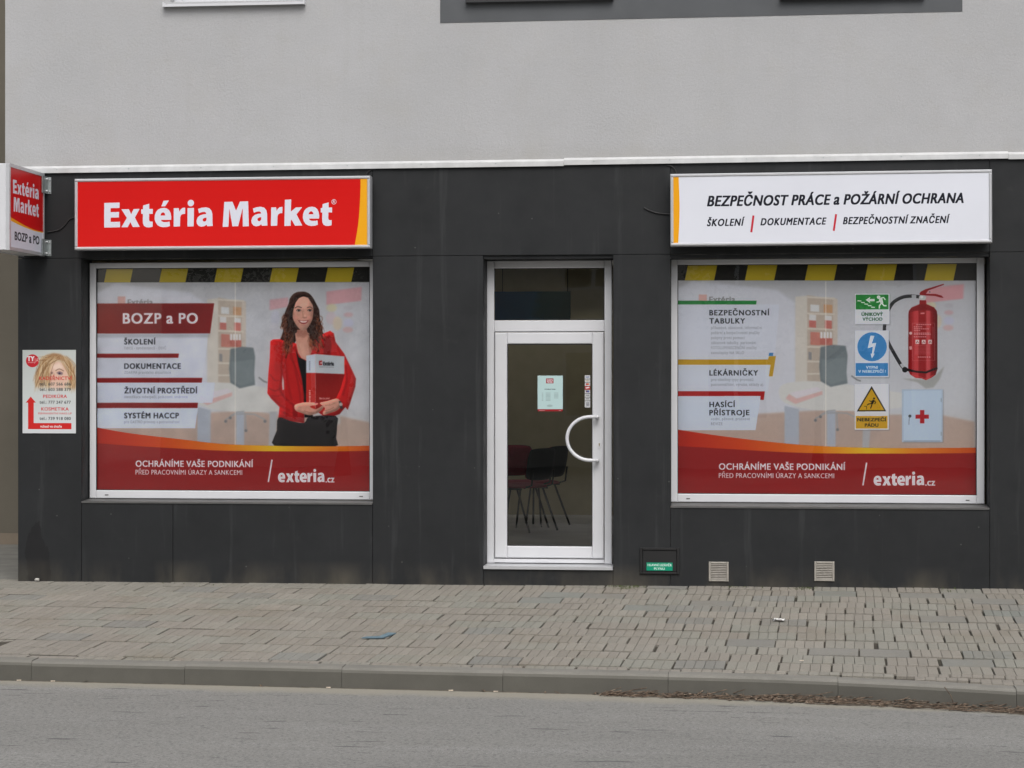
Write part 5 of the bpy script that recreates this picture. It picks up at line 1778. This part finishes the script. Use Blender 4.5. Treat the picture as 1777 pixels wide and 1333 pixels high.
# room behind the door
zf = 0.155
for q in ((XL + 0.3, 5.7, 7.3, 7.5, zf, 3.2), (XL + 0.301, XL + 0.4, 0.362, 7.298, zf, 3.2), (5.6, 5.7, 0.362, 7.298, zf, 3.2)):
    MB().box(*q).build('room_wall', M['room'], bld)
MB().box(XL + 0.3, 5.7, 0.365, 7.5, zf - 0.1, zf - 0.001).build('room_floor', M['roomfloor'], bld)
for q in ((XL + 0.3, 5.7, 0.365, SK[2], 3.201, 3.3), (XL + 0.3, 5.7, SK[3], 7.5, 3.201, 3.3), (XL + 0.3, SK[0], SK[2] + 0.001, SK[3] - 0.001, 3.201, 3.3), (SK[1], 5.7, SK[2] + 0.001, SK[3] - 0.001, 3.201, 3.3)):  # ceiling left open below the added roof light
    MB().box(*q).build('room_ceiling', M['ceil'], bld)


def stand_in_mat():
    m, n, b = nt_new('reflection_stand_in_blue')
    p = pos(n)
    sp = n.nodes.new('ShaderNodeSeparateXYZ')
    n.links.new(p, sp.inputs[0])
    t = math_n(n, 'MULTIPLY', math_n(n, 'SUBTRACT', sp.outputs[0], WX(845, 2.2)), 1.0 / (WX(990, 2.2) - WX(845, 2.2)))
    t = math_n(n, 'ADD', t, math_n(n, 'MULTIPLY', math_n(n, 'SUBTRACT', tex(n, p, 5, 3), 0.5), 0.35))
    n.links.new(ramp(n, t, [(0.1, (0.05, 0.20, 0.50)), (0.55, (0.05, 0.26, 0.50)), (0.66, (0.07, 0.24, 0.26)), (0.95, (0.10, 0.22, 0.20))]), b.inputs['Base Color'])  # blue to teal of the street reflection, put into the cloth colour
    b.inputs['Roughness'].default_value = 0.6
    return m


# chairs in the room
def make_chair():
    e = empty('visitor_chair', (0, 0, 0))
    b = MB()                                   # faces +X
    def cushion(mb, c, sx, sy, sz, tilt=0.0, curve=0.0):
        n = 8
        k0 = len(mb.v)
        rows = []
        for i in range(n + 1):
            for j in range(n + 1):
                u, w = -1 + 2 * i / n, -1 + 2 * j / n
                r = (1 - 0.12 * abs(u) ** 3 * abs(w) ** 3)
                x, y = u * sx * r, w * sy * r
                dome = (1 - abs(u) ** 4) * (1 - abs(w) ** 4)
                mb.v.append((x, y, sz * dome, curve * w * w))
        for i in range(n + 1):
            for j in range(n + 1):
                x, y, z, q = mb.v[k0 + i * (n + 1) + j]
                mb.v.append((x, y, -sz * 0.5, q))
        m_ = (n + 1) ** 2
        for i in range(n):
            for j in range(n):
                a = k0 + i * (n + 1) + j
                mb.f.append((a, a + n + 1, a + n + 2, a + 1))
                mb.f.append((m_ + a, m_ + a + 1, m_ + a + n + 2, m_ + a + n + 1))
        rim = [(0, j) for j in range(n)] + [(i, n) for i in range(n)] + [(n, j) for j in range(n, 0, -1)] + [(i, 0) for i in range(n, 0, -1)]
        for t in range(len(rim)):
            p, q = rim[t], rim[(t + 1) % len(rim)]
            a, d = k0 + p[0] * (n + 1) + p[1], k0 + q[0] * (n + 1) + q[1]
            mb.f.append((a, d, m_ + d, m_ + a))
        for i in range(k0, len(mb.v)):
            x, y, z, q = mb.v[i]
            p = Vector((x, y, z + q))
            p.rotate(Matrix.Rotation(tilt, 3, 'Y'))
            mb.v[i] = tuple(p + Vector(c))
    s = MB(); cushion(s, (0.02, 0, 0.455), 0.22, 0.235, 0.03); s.build('seat', M['red_fabric'], e, True)
    s = MB(); cushion(s, (-0.235, 0, 0.68), 0.16, 0.225, 0.025, math.radians(80), 0.02); s.build('backrest', M['red_fabric'], e, True)
    s = MB(); cushion(s, (-0.255, 0, 0.678), 0.165, 0.232, 0.012, math.radians(80), 0.02); s.build('back_shell', M['black'], e, True)
    for y in (-0.22, 0.22):
        MB().tube([(0.24, y * 1.08, 0.0), (0.17, y, 0.43), (-0.16, y, 0.43)], 0.011, 6).build('leg', M['blk_metal'], e)
        MB().tube([(-0.27, y * 1.08, 0.0), (-0.10, y * 0.98, 0.44)], 0.011, 6).build('leg', M['blk_metal'], e)
        MB().tube([(-0.16, y * 0.8, 0.44), (-0.25, y * 0.8, 0.47), (-0.27, y * 0.8, 0.62)], 0.010, 6).build('back_support', M['blk_metal'], e)
    return e


ch = make_chair()
specs = [(905, 4.5, 150, 'red visitor chair with its black back shell turned to the door glass'),
         (893, 5.2, -75, 'red visitor chair with its red backrest facing the door, leftmost inside'),
         (930, 5.3, 158, 'red visitor chair half hidden behind the one nearest the handle')]
for i, (px, Y, rz, lab) in enumerate(specs):
    c = ch if i == 0 else copy_tree(ch)
    c.location = (WX(px, Y), Y, zf + 0.002)
    c.rotation_euler = (0, 0, math.radians(rz))
    c.scale = (1.1, 1.1, 1.08)
    tag(c, lab, 'chair', 'chairs inside the shop')
bb = empty('reflection_stand_in', (WX(903, 2.2), 2.2, WZ(903, 556, 2.2)))  # added behind the transom in place of a blue street reflection
tag(bb, 'blue banner added inside the glass above the door, standing in for a street reflection', 'banner')
MB().bbox(WX(845, 2.2), WX(990, 2.2), 2.2, 2.21, WZ(905, 562, 2.2), WZ(905, 506, 2.2), 0.003).build('cloth', stand_in_mat(), bb)
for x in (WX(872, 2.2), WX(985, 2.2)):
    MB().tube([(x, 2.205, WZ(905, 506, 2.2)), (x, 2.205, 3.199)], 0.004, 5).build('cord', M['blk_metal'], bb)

# ------------------------------------------------------------------ signs
def lightbox(name, x0, x1, z0, z1, y1, depth, canvas, label, gain, tilt=0.0):
    e = empty(name, ((x0 + x1) / 2, y1, z0))
    tag(e, label, 'sign')
    yf = y1 - depth
    MB().box(x0 + 0.012, x1 - 0.012, yf + 0.02, y1, z0 + 0.012, z1 - 0.012).build('housing', M['alu'], e)
    fr, c = 0.027, 0.012
    prof = lambda s: None
    for nm, q in (('frame_bar', (x0, x1, z1 - fr, z1)), ('frame_bar', (x0, x1, z0, z0 + fr)), ('frame_bar', (x0, x0 + fr, z0 + fr + 0.001, z1 - fr - 0.001)), ('frame_bar', (x1 - fr, x1, z0 + fr + 0.001, z1 - fr - 0.001))):
        MB().bbox(q[0], q[1], yf, y1 - 0.04, q[2], q[3], 0.008).build(nm, M['alu'], e)
    sheet('face_panel', mat_print(name + '_face', canvas.image(name + '_face'), gain, 0.32), e, x0 + fr - 0.004, x1 - fr + 0.004, z0 + fr - 0.004, z1 - fr + 0.004, yf + 0.008)
    for x in (x0 + 0.35, x1 - 0.35):
        MB().box(x - 0.03, x + 0.03, y1 - 0.001, 0.0, (z0 + z1) / 2 - 0.12, (z0 + z1) / 2 + 0.12).build('mounting_rail', M['steel'], e)
    if tilt:
        e.rotation_euler = (0, -tilt, 0)
    return e


SD = 0.16
yS = -0.03
yF = yS - SD
rs = lightbox('red_lightbox_sign', WX(129, yF), WX(642, yF), WZ(400, 432, yF), WZ(400, 307.6, yF), yS, SD, paint_red_sign(), 'long red lightbox sign with white lettering above the left shop window', (0.93, 0.93, 0.93))
ws = lightbox('white_lightbox_sign', WX(1163.5, yF), WX(1722, yF), WZ(1440, 424.2, yF), WZ(1440, 298, yF), yS, SD, paint_white_sign(), 'long white lightbox sign with black italic lettering above the right shop window', (0.93, 0.93, 0.93), 0.0035)

# projecting sign on the left
SL, ST = 0.90, 0.22
y0s, y1s = -0.07 - SL, -0.07
xs1 = WX(77.5, y1s)
sz0, sz1 = WZ(77, 445, y1s), WZ(77, 301.5, y1s)
ps = empty('projecting_sign', (xs1 - ST / 2, y1s, sz0))
tag(ps, 'red and white box sign jutting out from the wall at the left edge', 'sign')
MB().box(xs1 - ST + 0.006, xs1 - 0.006, y0s + 0.006, y1s - 0.006, sz0 + 0.006, sz1 - 0.006).build('housing', M['upvc'], ps)
fr = 0.03
for q in ((y0s, y1s, sz1 - fr, sz1), (y0s, y1s, sz0, sz0 + fr), (y0s, y0s + fr, sz0 + fr + 0.001, sz1 - fr - 0.001), (y1s - fr, y1s, sz0 + fr + 0.001, sz1 - fr - 0.001)):
    for xx in (xs1 - 0.03, xs1 - ST):
        MB().box(xx, xx + 0.03, q[0], q[1], q[2], q[3]).build('frame_bar', M['alu'], ps)
MB().bbox(xs1 - ST + 0.031, xs1 - 0.031, y0s - 0.001, y0s + 0.02, sz0 + 0.001, sz1 - 0.001, 0.004).build('end_panel', M['upvc'], ps)
imgs = mat_print('side_sign_print', paint_side_sign().image('side_sign_print'), (0.95, 0.95, 0.95), 0.3)
for xx, fl_ in ((xs1 - 0.004, 1), (xs1 - ST + 0.004, -1)):
    v = [(xx, y0s + fr - 0.003, sz0 + fr - 0.003), (xx, y1s - fr + 0.003, sz0 + fr - 0.003), (xx, y1s - fr + 0.003, sz1 - fr + 0.003), (xx, y0s + fr - 0.003, sz1 - fr + 0.003)]
    v += [(p[0] - 0.0015 * fl_, p[1], p[2]) for p in v]
    me = bpy.data.meshes.new('face_panel')
    me.from_pydata(v, [], [(0, 1, 2, 3), (7, 6, 5, 4), (0, 4, 5, 1), (1, 5, 6, 2), (2, 6, 7, 3), (3, 7, 4, 0)])
    uv = me.uv_layers.new(name='print')
    for lp in me.loops:
        i = lp.vertex_index % 4
        uu = (0, 1, 1, 0)[i]
        uv.data[lp.index].uv = (uu if fl_ > 0 else 1 - uu, (0, 0, 1, 1)[i])
    me.materials.append(imgs)
    link('face_panel', me, ps)
for za, zb2 in ((WZ(80, 336, -0.04), WZ(80, 307, -0.04)), (WZ(80, 444, -0.04), WZ(80, 416, -0.04))):
    br = MB()
    br.box(xs1 + 0.004, xs1 + 0.010, -0.16, -0.006, za, zb2).box(xs1 + 0.0102, xs1 + 0.038, -0.006, -0.0005, za, zb2)
    br = br.build('bracket', M['steel'], ps)
    for z in (za + 0.022, zb2 - 0.022):
        MB().tube([(xs1 + 0.0101, -0.05, z), (xs1 + 0.022, -0.05, z)], 0.009, 6).build('bolt', M['alu'], br)
        MB().tube([(xs1 + 0.026, -0.016, z), (xs1 + 0.026, -0.0061, z)], 0.008, 6).build('bolt', M['alu'], br)

# flyer on the left pier
fy = empty('advert_board', (WX(86), -0.006, WZ(86, 752)))
tag(fy, 'small hairdresser advert with a blond woman and a red arrow on the left pier', 'advert')
MB().box(WX(39.8), WX(131.8), -0.005, -0.0005, WZ(86, 751.7), WZ(86, 607.6)).build('board', M['upvc'], fy)
sheet('print', mat_print('advert_print', paint_flyer().image('advert_print'), (0.88, 0.88, 0.88), 0.4), fy, WX(39.6), WX(132), WZ(86, 752), WZ(86, 607.4), -0.0068)

# cables
def cable(pts, label, r=0.006):
    P = [(WX(x, -0.008), -0.008, WZ(x, y, -0.008)) for x, y in spline(pts, 5, False)]
    o = MB().tube(P, r, 6).build('power_cable', M['cable'], None, True)
    tag(o, label, 'cable', 'cables on the wall')


cable([(82, 403), (94, 401), (104, 398), (113, 390), (120, 381), (130, 377)], 'thin black cable between the projecting sign and the red sign')
cable([(1117.5, 360.5), (1126, 365), (1138, 369), (1150, 371), (1168, 372)], 'short black cable entering the white sign from its left')
cable([(1158, 287), (1166, 289), (1171, 294), (1174, 301)], 'short black cable dropping into the top of the white sign')
cable([(634, 306), (639, 298), (645, 294.5), (652, 293)], 'short black cable at the top right corner of the red sign')

# gas cabinet in the plinth
gx0, gx1, gz0, gz1 = WX(1110.5), WX(1179), WZ(1145, 996.5), WZ(1145, 950.5)
gc = empty('gas_valve_cabinet', ((gx0 + gx1) / 2, 0, gz0))
tag(gc, 'small black gas valve cabinet with a green label low on the wall', 'cabinet')
b = MB()
t = 0.022
b.bbox(gx0, gx0 + t, -0.016, -0.0005, gz0, gz1, 0.004).bbox(gx1 - t, gx1, -0.016, -0.0005, gz0, gz1, 0.004)
b.bbox(gx0 + t + 0.001, gx1 - t - 0.001, -0.0155, -0.0005, gz0, gz0 + t, 0.004).bbox(gx0 + t + 0.001, gx1 - t - 0.001, -0.0155, -0.0005, gz1 - t, gz1, 0.004)
b.build('frame', M['black'], gc)
MB().bbox(gx0 + t + 0.003, gx1 - t - 0.003, -0.009, -0.0006, gz0 + t + 0.003, gz1 - t - 0.003, 0.003).build('door', M['black'], gc)
sheet('label_plate', mat_print('gas_label_print', paint_gas().image('gas_label_print'), (0.9, 0.9, 0.9), 0.4), gc, WX(1122), WX(1167.2), WZ(1145, 990.2), WZ(1145, 976.2), -0.012)

# vents
def vent(px0, px1, py0, py1, label):
    x0, x1, z0, z1 = WX(px0), WX(px1), WZ((px0 + px1) / 2, py1), WZ((px0 + px1) / 2, py0)
    e = empty('wall_vent', ((x0 + x1) / 2, 0, z0))
    tag(e, label, 'vent', 'vents in the plinth')
    t = 0.017
    b = MB()
    b.bbox(x0, x0 + t, -0.014, -0.0005, z0, z1, 0.004).bbox(x1 - t, x1, -0.014, -0.0005, z0, z1, 0.004)
    b.bbox(x0 + t + 0.0005, x1 - t - 0.0005, -0.0135, -0.0005, z0, z0 + t, 0.004).bbox(x0 + t + 0.0005, x1 - t - 0.0005, -0.0135, -0.0005, z1 - t, z1, 0.004)
    b.build('frame', M['vent'], e)
    MB().box(x0 + t, x1 - t, -0.002, -0.0004, z0 + t, z1 - t).build('backing', M['vent_dark'], e)
    n = 9
    for i in range(n):
        z = z0 + t + (z1 - z0 - 2 * t) * (i + 0.5) / n
        MB().prism([(-0.011, z - 0.004), (-0.0125, z - 0.003), (-0.0025, z + 0.0055), (-0.0022, z + 0.004)], x0 + t + 0.0008, x1 - t - 0.0008).build('slat', M['vent'], e)


vent(1230, 1264.5, 975, 1009, 'square beige wall vent next to the gas cabinet')
vent(1413, 1448, 974.5, 1008.5, 'square beige wall vent farther from the gas cabinet')

# ------------------------------------------------------------------ neighbouring building on the left
nb = empty('neighbour_building', (-9.5, 4.0, 0))
tag(nb, 'taupe rendered neighbouring building set back at the left edge', 'building')
MB().box(-16, -4.52, 4.0, 10, -0.4, 8.5).build('wall', M['taupe'], nb)
MB().box(-16.2, -4.52, 3.985, 4.0, -0.4, 0.12).build('plinth', simple('brown_plinth', (0.2, 0.165, 0.125), 0.95), nb)
MB().prism([(3.7, 8.5), (10.3, 8.5), (7, 11)], -16.2, -4.6).build('roof', M['roof'], nb)
yd = MB()
yd.quad((-20, 0.1, -0.034), (XL + 0.02, 0.1, -0.012), (XL + 0.02, 4.05, 0.0), (-20, 4.05, -0.03))
yd = yd.build('yard', M['concrete'])
yd['kind'] = 'structure'

# ------------------------------------------------------------------ small things on the ground
def ground_at(px, py, a=0.0028, bb_=0.045, c=0.0):
    u, v_ = px - CX, py - CY
    dx = u * math.cos(TH) - FPX * math.sin(TH)
    dy = u * math.sin(TH) + FPX * math.cos(TH)
    t = (a * CAM.x + bb_ * CAM.y + c - CAM.z) / (-v_ - a * dx - bb_ * dy)
    return Vector((CAM.x + dx * t, CAM.y + dy * t, CAM.z - v_ * t))


def stone(p, r, label, seed):
    rr = random.Random(seed)
    bm = bmesh.new()
    bmesh.ops.create_icosphere(bm, subdivisions=2, radius=r)
    for q in bm.verts:
        q.co *= 1 + rr.uniform(-0.14, 0.14)
        q.co.z *= 0.75
    me = bpy.data.meshes.new('pebble')
    bm.to_mesh(me)
    bm.free()
    me.materials.append(M['pebble'])
    o = link('pebble', me)
    o.location = p + Vector((0, 0, r * 0.6))
    tag(o, label, 'stone', 'stones by the left pier')


stone(ground_at(41, 1006.5) + Vector((0, -0.05, 0)), 0.026, 'rounder pale stone at the left foot of the dark pier', 1)
stone(ground_at(67.5, 1008) + Vector((0, -0.05, 0)), 0.022, 'flatter pale stone below the dark damp stain on the pier', 2)

p = ground_at(655, 1106)
b = MB()
b.v += [(-0.10, -0.10, 0.010), (0.06, -0.09, 0.012), (0.02, -0.03, 0.014), (-0.07, -0.05, 0.012), (0.115, 0.16, 0.016), (0.055, 0.16, 0.018)]
b.f += [(0, 1, 2, 3), (1, 4, 5, 2)]
k = len(b.v)
b.v += [(x, y, z - 0.008) for x, y, z in b.v[:k]]
b.f += [(9, 8, 7, 6), (8, 11, 10, 7), (0, 6, 7, 1), (1, 7, 10, 4), (4, 10, 11, 5), (5, 11, 8, 2), (2, 8, 9, 3), (3, 9, 6, 0)]
o = b.build('plastic_strip', M['blue_scrap'])
o.location = p
tag(o, 'bent strip of dull blue plastic lying on the paving', 'litter')

p = ground_at(1352, 1079)
b = MB()
for i in range(7):
    for j in range(4):
        x, y = -0.045 + 0.09 * i / 6, -0.04 + 0.08 * j / 3
        b.v.append((x + 0.008 * math.sin(j * 2), y + 0.012 * math.sin(i), 0.006 + 0.016 * abs(math.sin(i * 1.3 + j)) + 0.004))
for i in range(6):
    for j in range(3):
        a = i * 4 + j
        b.f.append((a, a + 4, a + 5, a + 1))
k = len(b.v)
b.v += [(x, y, z - 0.002) for x, y, z in b.v[:k]]
b.f += [tuple(k + q for q in reversed(w)) for w in b.f[:18]]
o = b.build('paper_scrap', M['white_scrap'])
o.location = p
tag(o, 'crumpled scrap of white paper on the grey paving', 'litter')

r = random.Random(5)
butts = [(31, 1180.5, 'leftmost cigarette end in the gutter'), (90, 1180.5, 'cigarette end in the gutter, second from the left'), (569, 1187, 'cigarette end in the gutter left of the door'), (782, 1194, 'cigarette end in the gutter below the door'),
         (860, 1196, 'cigarette end in the gutter just left of the leaf litter'), (1391, 1147, 'cigarette end on the paving below the white paper scrap')]
for i, (px, py, lab) in enumerate(butts):
    q = ground_at(px, py)
    if py > 1175:
        x = WX(px, kerb_y(q.x) - 0.2)
        q = Vector((x, kerb_y(x) - KERB_W - 0.03, 0))
        q.z = road_z(q.x, q.y) + 0.006
    a = r.uniform(-0.4, 0.4)
    d = Vector((math.cos(a), math.sin(a), 0)) * 0.015
    q.z += 0.002
    o = MB().tube([tuple(-d), tuple(-d * 0.1), tuple(d)], 0.0042, 7).build('cigarette_end', M['butt'])
    o.location = q
    tag(o, lab, 'litter', 'cigarette ends')

# soil, leaves and twigs swept against the kerb on the right
def heap(x):
    """height and width of the litter against the kerb"""
    t = 0.5 + 0.5 * math.sin(x * 2.3 + 1.0) * math.sin(x * 0.9 + 0.4)
    s = 1 / (1 + math.exp(-(x - 1.15) * 9))
    return s * (0.010 + 0.024 * t), 0.03 + s * (0.10 + 0.10 * t)


v, f = [], []
NX, NJ = 220, 10
for i in range(NX + 1):
    x = -5 + 11.5 * i / NX
    h, w = heap(x)
    h = max(h, 0.006)
    for j in range(NJ + 1):
        t = j / NJ
        y = kerb_y(x) - KERB_W - 0.002 - t * w * (1 + 0.25 * math.sin(x * 17))
        v.append((x, y, road_z(x, y) - 0.004 + h * (1 - t) ** 1.6 * (0.8 + 0.4 * r.random()) + 0.003 * r.random()))
for i in range(NX):
    for j in range(NJ):
        a = i * (NJ + 1) + j
        f.append((a, a + 1, a + NJ + 2, a + NJ + 1))
me = bpy.data.meshes.new('gutter_soil')
me.from_pydata(v, [], f)
me.materials.append(soil_mat)
o = link('gutter_soil', me)
o['kind'] = 'stuff'
o['label'] = 'dark soil and grit banked against the kerb'
b = MB()
for i in range(1150):
    x = r.uniform(1.0, 6.3) if r.random() < 0.93 else r.uniform(-4.5, 1.0)
    h, w = heap(x)
    if r.random() > (h / 0.05) ** 0.7 + 0.12:
        continue
    t = r.random() ** 1.3
    y = kerb_y(x) - KERB_W - 0.006 - t * w * 1.08
    z = road_z(x, y) + h * (1 - t) ** 1.6 + 0.004
    L, wd = r.uniform(0.008, 0.032), r.uniform(0.003, 0.012)
    a, ti = r.uniform(0, 6.28), r.uniform(-0.7, 0.7)
    d = Vector((math.cos(a), math.sin(a), math.sin(ti) * 0.6)) * L
    s = Vector((-math.sin(a), math.cos(a), r.uniform(-0.5, 0.5))) * wd
    c = Vector((x, y, z + abs(d.z) + 0.5 * abs(s.z)))
    k = len(b.v)
    up = Vector((0, 0, r.uniform(-0.004, 0.010)))
    b.v += [tuple(c - d), tuple(c - d * 0.2 + s), tuple(c + up), tuple(c - d * 0.2 - s), tuple(c + d)]
    b.f += [(k, k + 3, k + 2), (k, k + 2, k + 1), (k + 2, k + 3, k + 4), (k + 1, k + 2, k + 4)]
for i in range(420):
    x = r.uniform(1.1, 6.0)
    h, w = heap(x)
    t = r.random()
    y = kerb_y(x) - KERB_W - 0.01 - t * w
    z = road_z(x, y) + h * (1 - t) ** 1.6 + 0.006
    a, L = r.gauss(0, 0.7), r.uniform(0.03, 0.10)
    d = Vector((math.cos(a), math.sin(a) * 0.5, r.uniform(-0.12, 0.25))) * L
    c = Vector((x, y, z + abs(d.z)))
    b.tube([tuple(c - d), tuple(c + Vector((0, 0, r.uniform(-0.008, 0.008)))), tuple(c + d)], r.uniform(0.0015, 0.0035), 4, False)
x = 3.35
c = Vector((x, kerb_y(x) - KERB_W - 0.03, road_z(x, kerb_y(x) - 0.2) + 0.02))
b.tube([tuple(c), tuple(c + Vector((-0.02, 0, 0.06))), tuple(c + Vector((-0.06, 0.01, 0.115)))], 0.0028, 4)
o = b.build('leaf_litter', leaf_mat)
o['kind'] = 'stuff'
o['label'] = 'dry leaves and twigs heaped in the gutter'

# moss and weeds at the foot of the wall and in a few joints
b = MB()
clumps = [(WX(1088), -0.20, 70, 0.10), (WX(1075), -0.07, 60, 0.10), (WX(1105), -0.07, 50, 0.12), (WX(1400), -0.05, 30, 0.1), (1.1, -2.4, 0, 0.1), (2.5, -0.12, 25, 0.1), (WX(1290), -0.05, 30, 0.2), (WX(1600), -0.04, 30, 0.4), (WX(330), -0.04, 22, 0.3)]
for (cx_, cy_, n, sp) in clumps:
    for i in range(n * 2):
        x, y = r.gauss(cx_, sp * 0.5), min(-0.012, r.gauss(cy_, sp * 0.25))
        z = zg(x, y) - 0.004
        a = r.uniform(0, 6.28)
        h = r.uniform(0.006, 0.022)
        s = Vector((math.cos(a), math.sin(a), 0)) * r.uniform(0.002, 0.005)
        l = Vector((r.gauss(0, 0.008), r.gauss(0, 0.008), h))
        k = len(b.v)
        p = Vector((x, y, z))
        b.v += [tuple(p - s), tuple(p + s), tuple(p + l)]
        b.f.append((k, k + 1, k + 2))
o = b.build('moss', moss_mat)
o['kind'] = 'stuff'
o['label'] = 'moss and small weeds in the joints by the wall'

# ------------------------------------------------------------------ across the street (seen only in the panes)
ob = empty('opposite_house', (2, -31, -0.2))
tag(ob, 'cream rendered house across the street, mirrored in the door glass', 'building')
wins = []
for zr in (0.9, 4.0):
    for i in range(7):
        wins.append((-9 + i * 3.4, -9 + i * 3.4 + 1.5, zr, zr + 1.7))
wall_with_holes('wall', M['opp'], -12, 17, -0.4, 7.0, -31, -30.7, wins, ob)
MB().box(-12, 17, -38, -37.7, -0.4, 7.0).build('rear_wall', M['opp'], ob)
for q in wins:
    w = empty('window', (q[0], -30.8, q[2]), 0, ob)
    b = MB()
    b.box(q[0], q[0] + 0.08, -30.85, -30.78, q[2], q[3]).box(q[1] - 0.08, q[1], -30.85, -30.78, q[2], q[3])
    b.box(q[0] + 0.081, q[1] - 0.081, -30.85, -30.78, q[2], q[2] + 0.08).box(q[0] + 0.081, q[1] - 0.081, -30.85, -30.78, q[3] - 0.08, q[3])
    b.box((q[0] + q[1]) / 2 - 0.05, (q[0] + q[1]) / 2 + 0.05, -30.85, -30.78, q[2] + 0.081, q[3] - 0.081)
    b.build('frame', M['upvc'], w)
    MB().box(q[0], q[1], -30.83, -30.82, q[2], q[3]).build('pane', M['black'], w)
MB().prism([(-30.3, 7.0), (-38.4, 7.0), (-34.4, 10.2)], -12.4, 17.4).build('roof', M['roof'], ob)


def tree(x, y, h, rad, seed, label):
    rr = random.Random(seed)
    e = empty('street_tree', (x, y, -0.3))
    tag(e, label, 'tree', 'trees across the street')
    t = MB()
    t.tube([(x, y, -0.3), (x + 0.05, y, h * 0.3), (x - 0.08, y + 0.1, h * 0.6), (x, y, h * 0.85)], [0.2, 0.15, 0.1, 0.04], 8)
    for i in range(7):
        a = i * 0.9
        z = h * (0.35 + 0.06 * i)
        t.tube([(x, y, z), (x + math.cos(a) * rad * 0.4, y + math.sin(a) * rad * 0.4, z + rad * 0.3), (x + math.cos(a) * rad * 0.8, y + math.sin(a) * rad * 0.8, z + rad * 0.45)], [0.07, 0.045, 0.015], 6)
    t.build('trunk', M['bark'], e)
    c = MB()
    cl = [(rr.gauss(0, rad * 0.45), rr.gauss(0, rad * 0.45), h * 0.68 + rr.gauss(0, rad * 0.45)) for _ in range(40)]
    for i in range(6000):
        q = cl[rr.randrange(len(cl))]
        p = Vector((x + q[0] + rr.gauss(0, 0.28), y + q[1] + rr.gauss(0, 0.28), q[2] + rr.gauss(0, 0.25)))
        a = Vector((rr.gauss(0, 1), rr.gauss(0, 1), rr.gauss(0, 1))).normalized() * 0.07
        d = a.orthogonal().normalized() * 0.05
        k = len(c.v)
        c.v += [tuple(p - a), tuple(p + d), tuple(p + a), tuple(p - d)]
        c.f.append((k, k + 1, k + 2, k + 3))
    c.build('crown', crown_mat, e)


tree(3.6, -24.5, 6.0, 1.7, 1, 'leafy tree across the street mirrored at the right of the door glass')
tree(-6.5, -25.5, 6.6, 1.9, 2, 'leafy tree across the street mirrored in the left shop window')
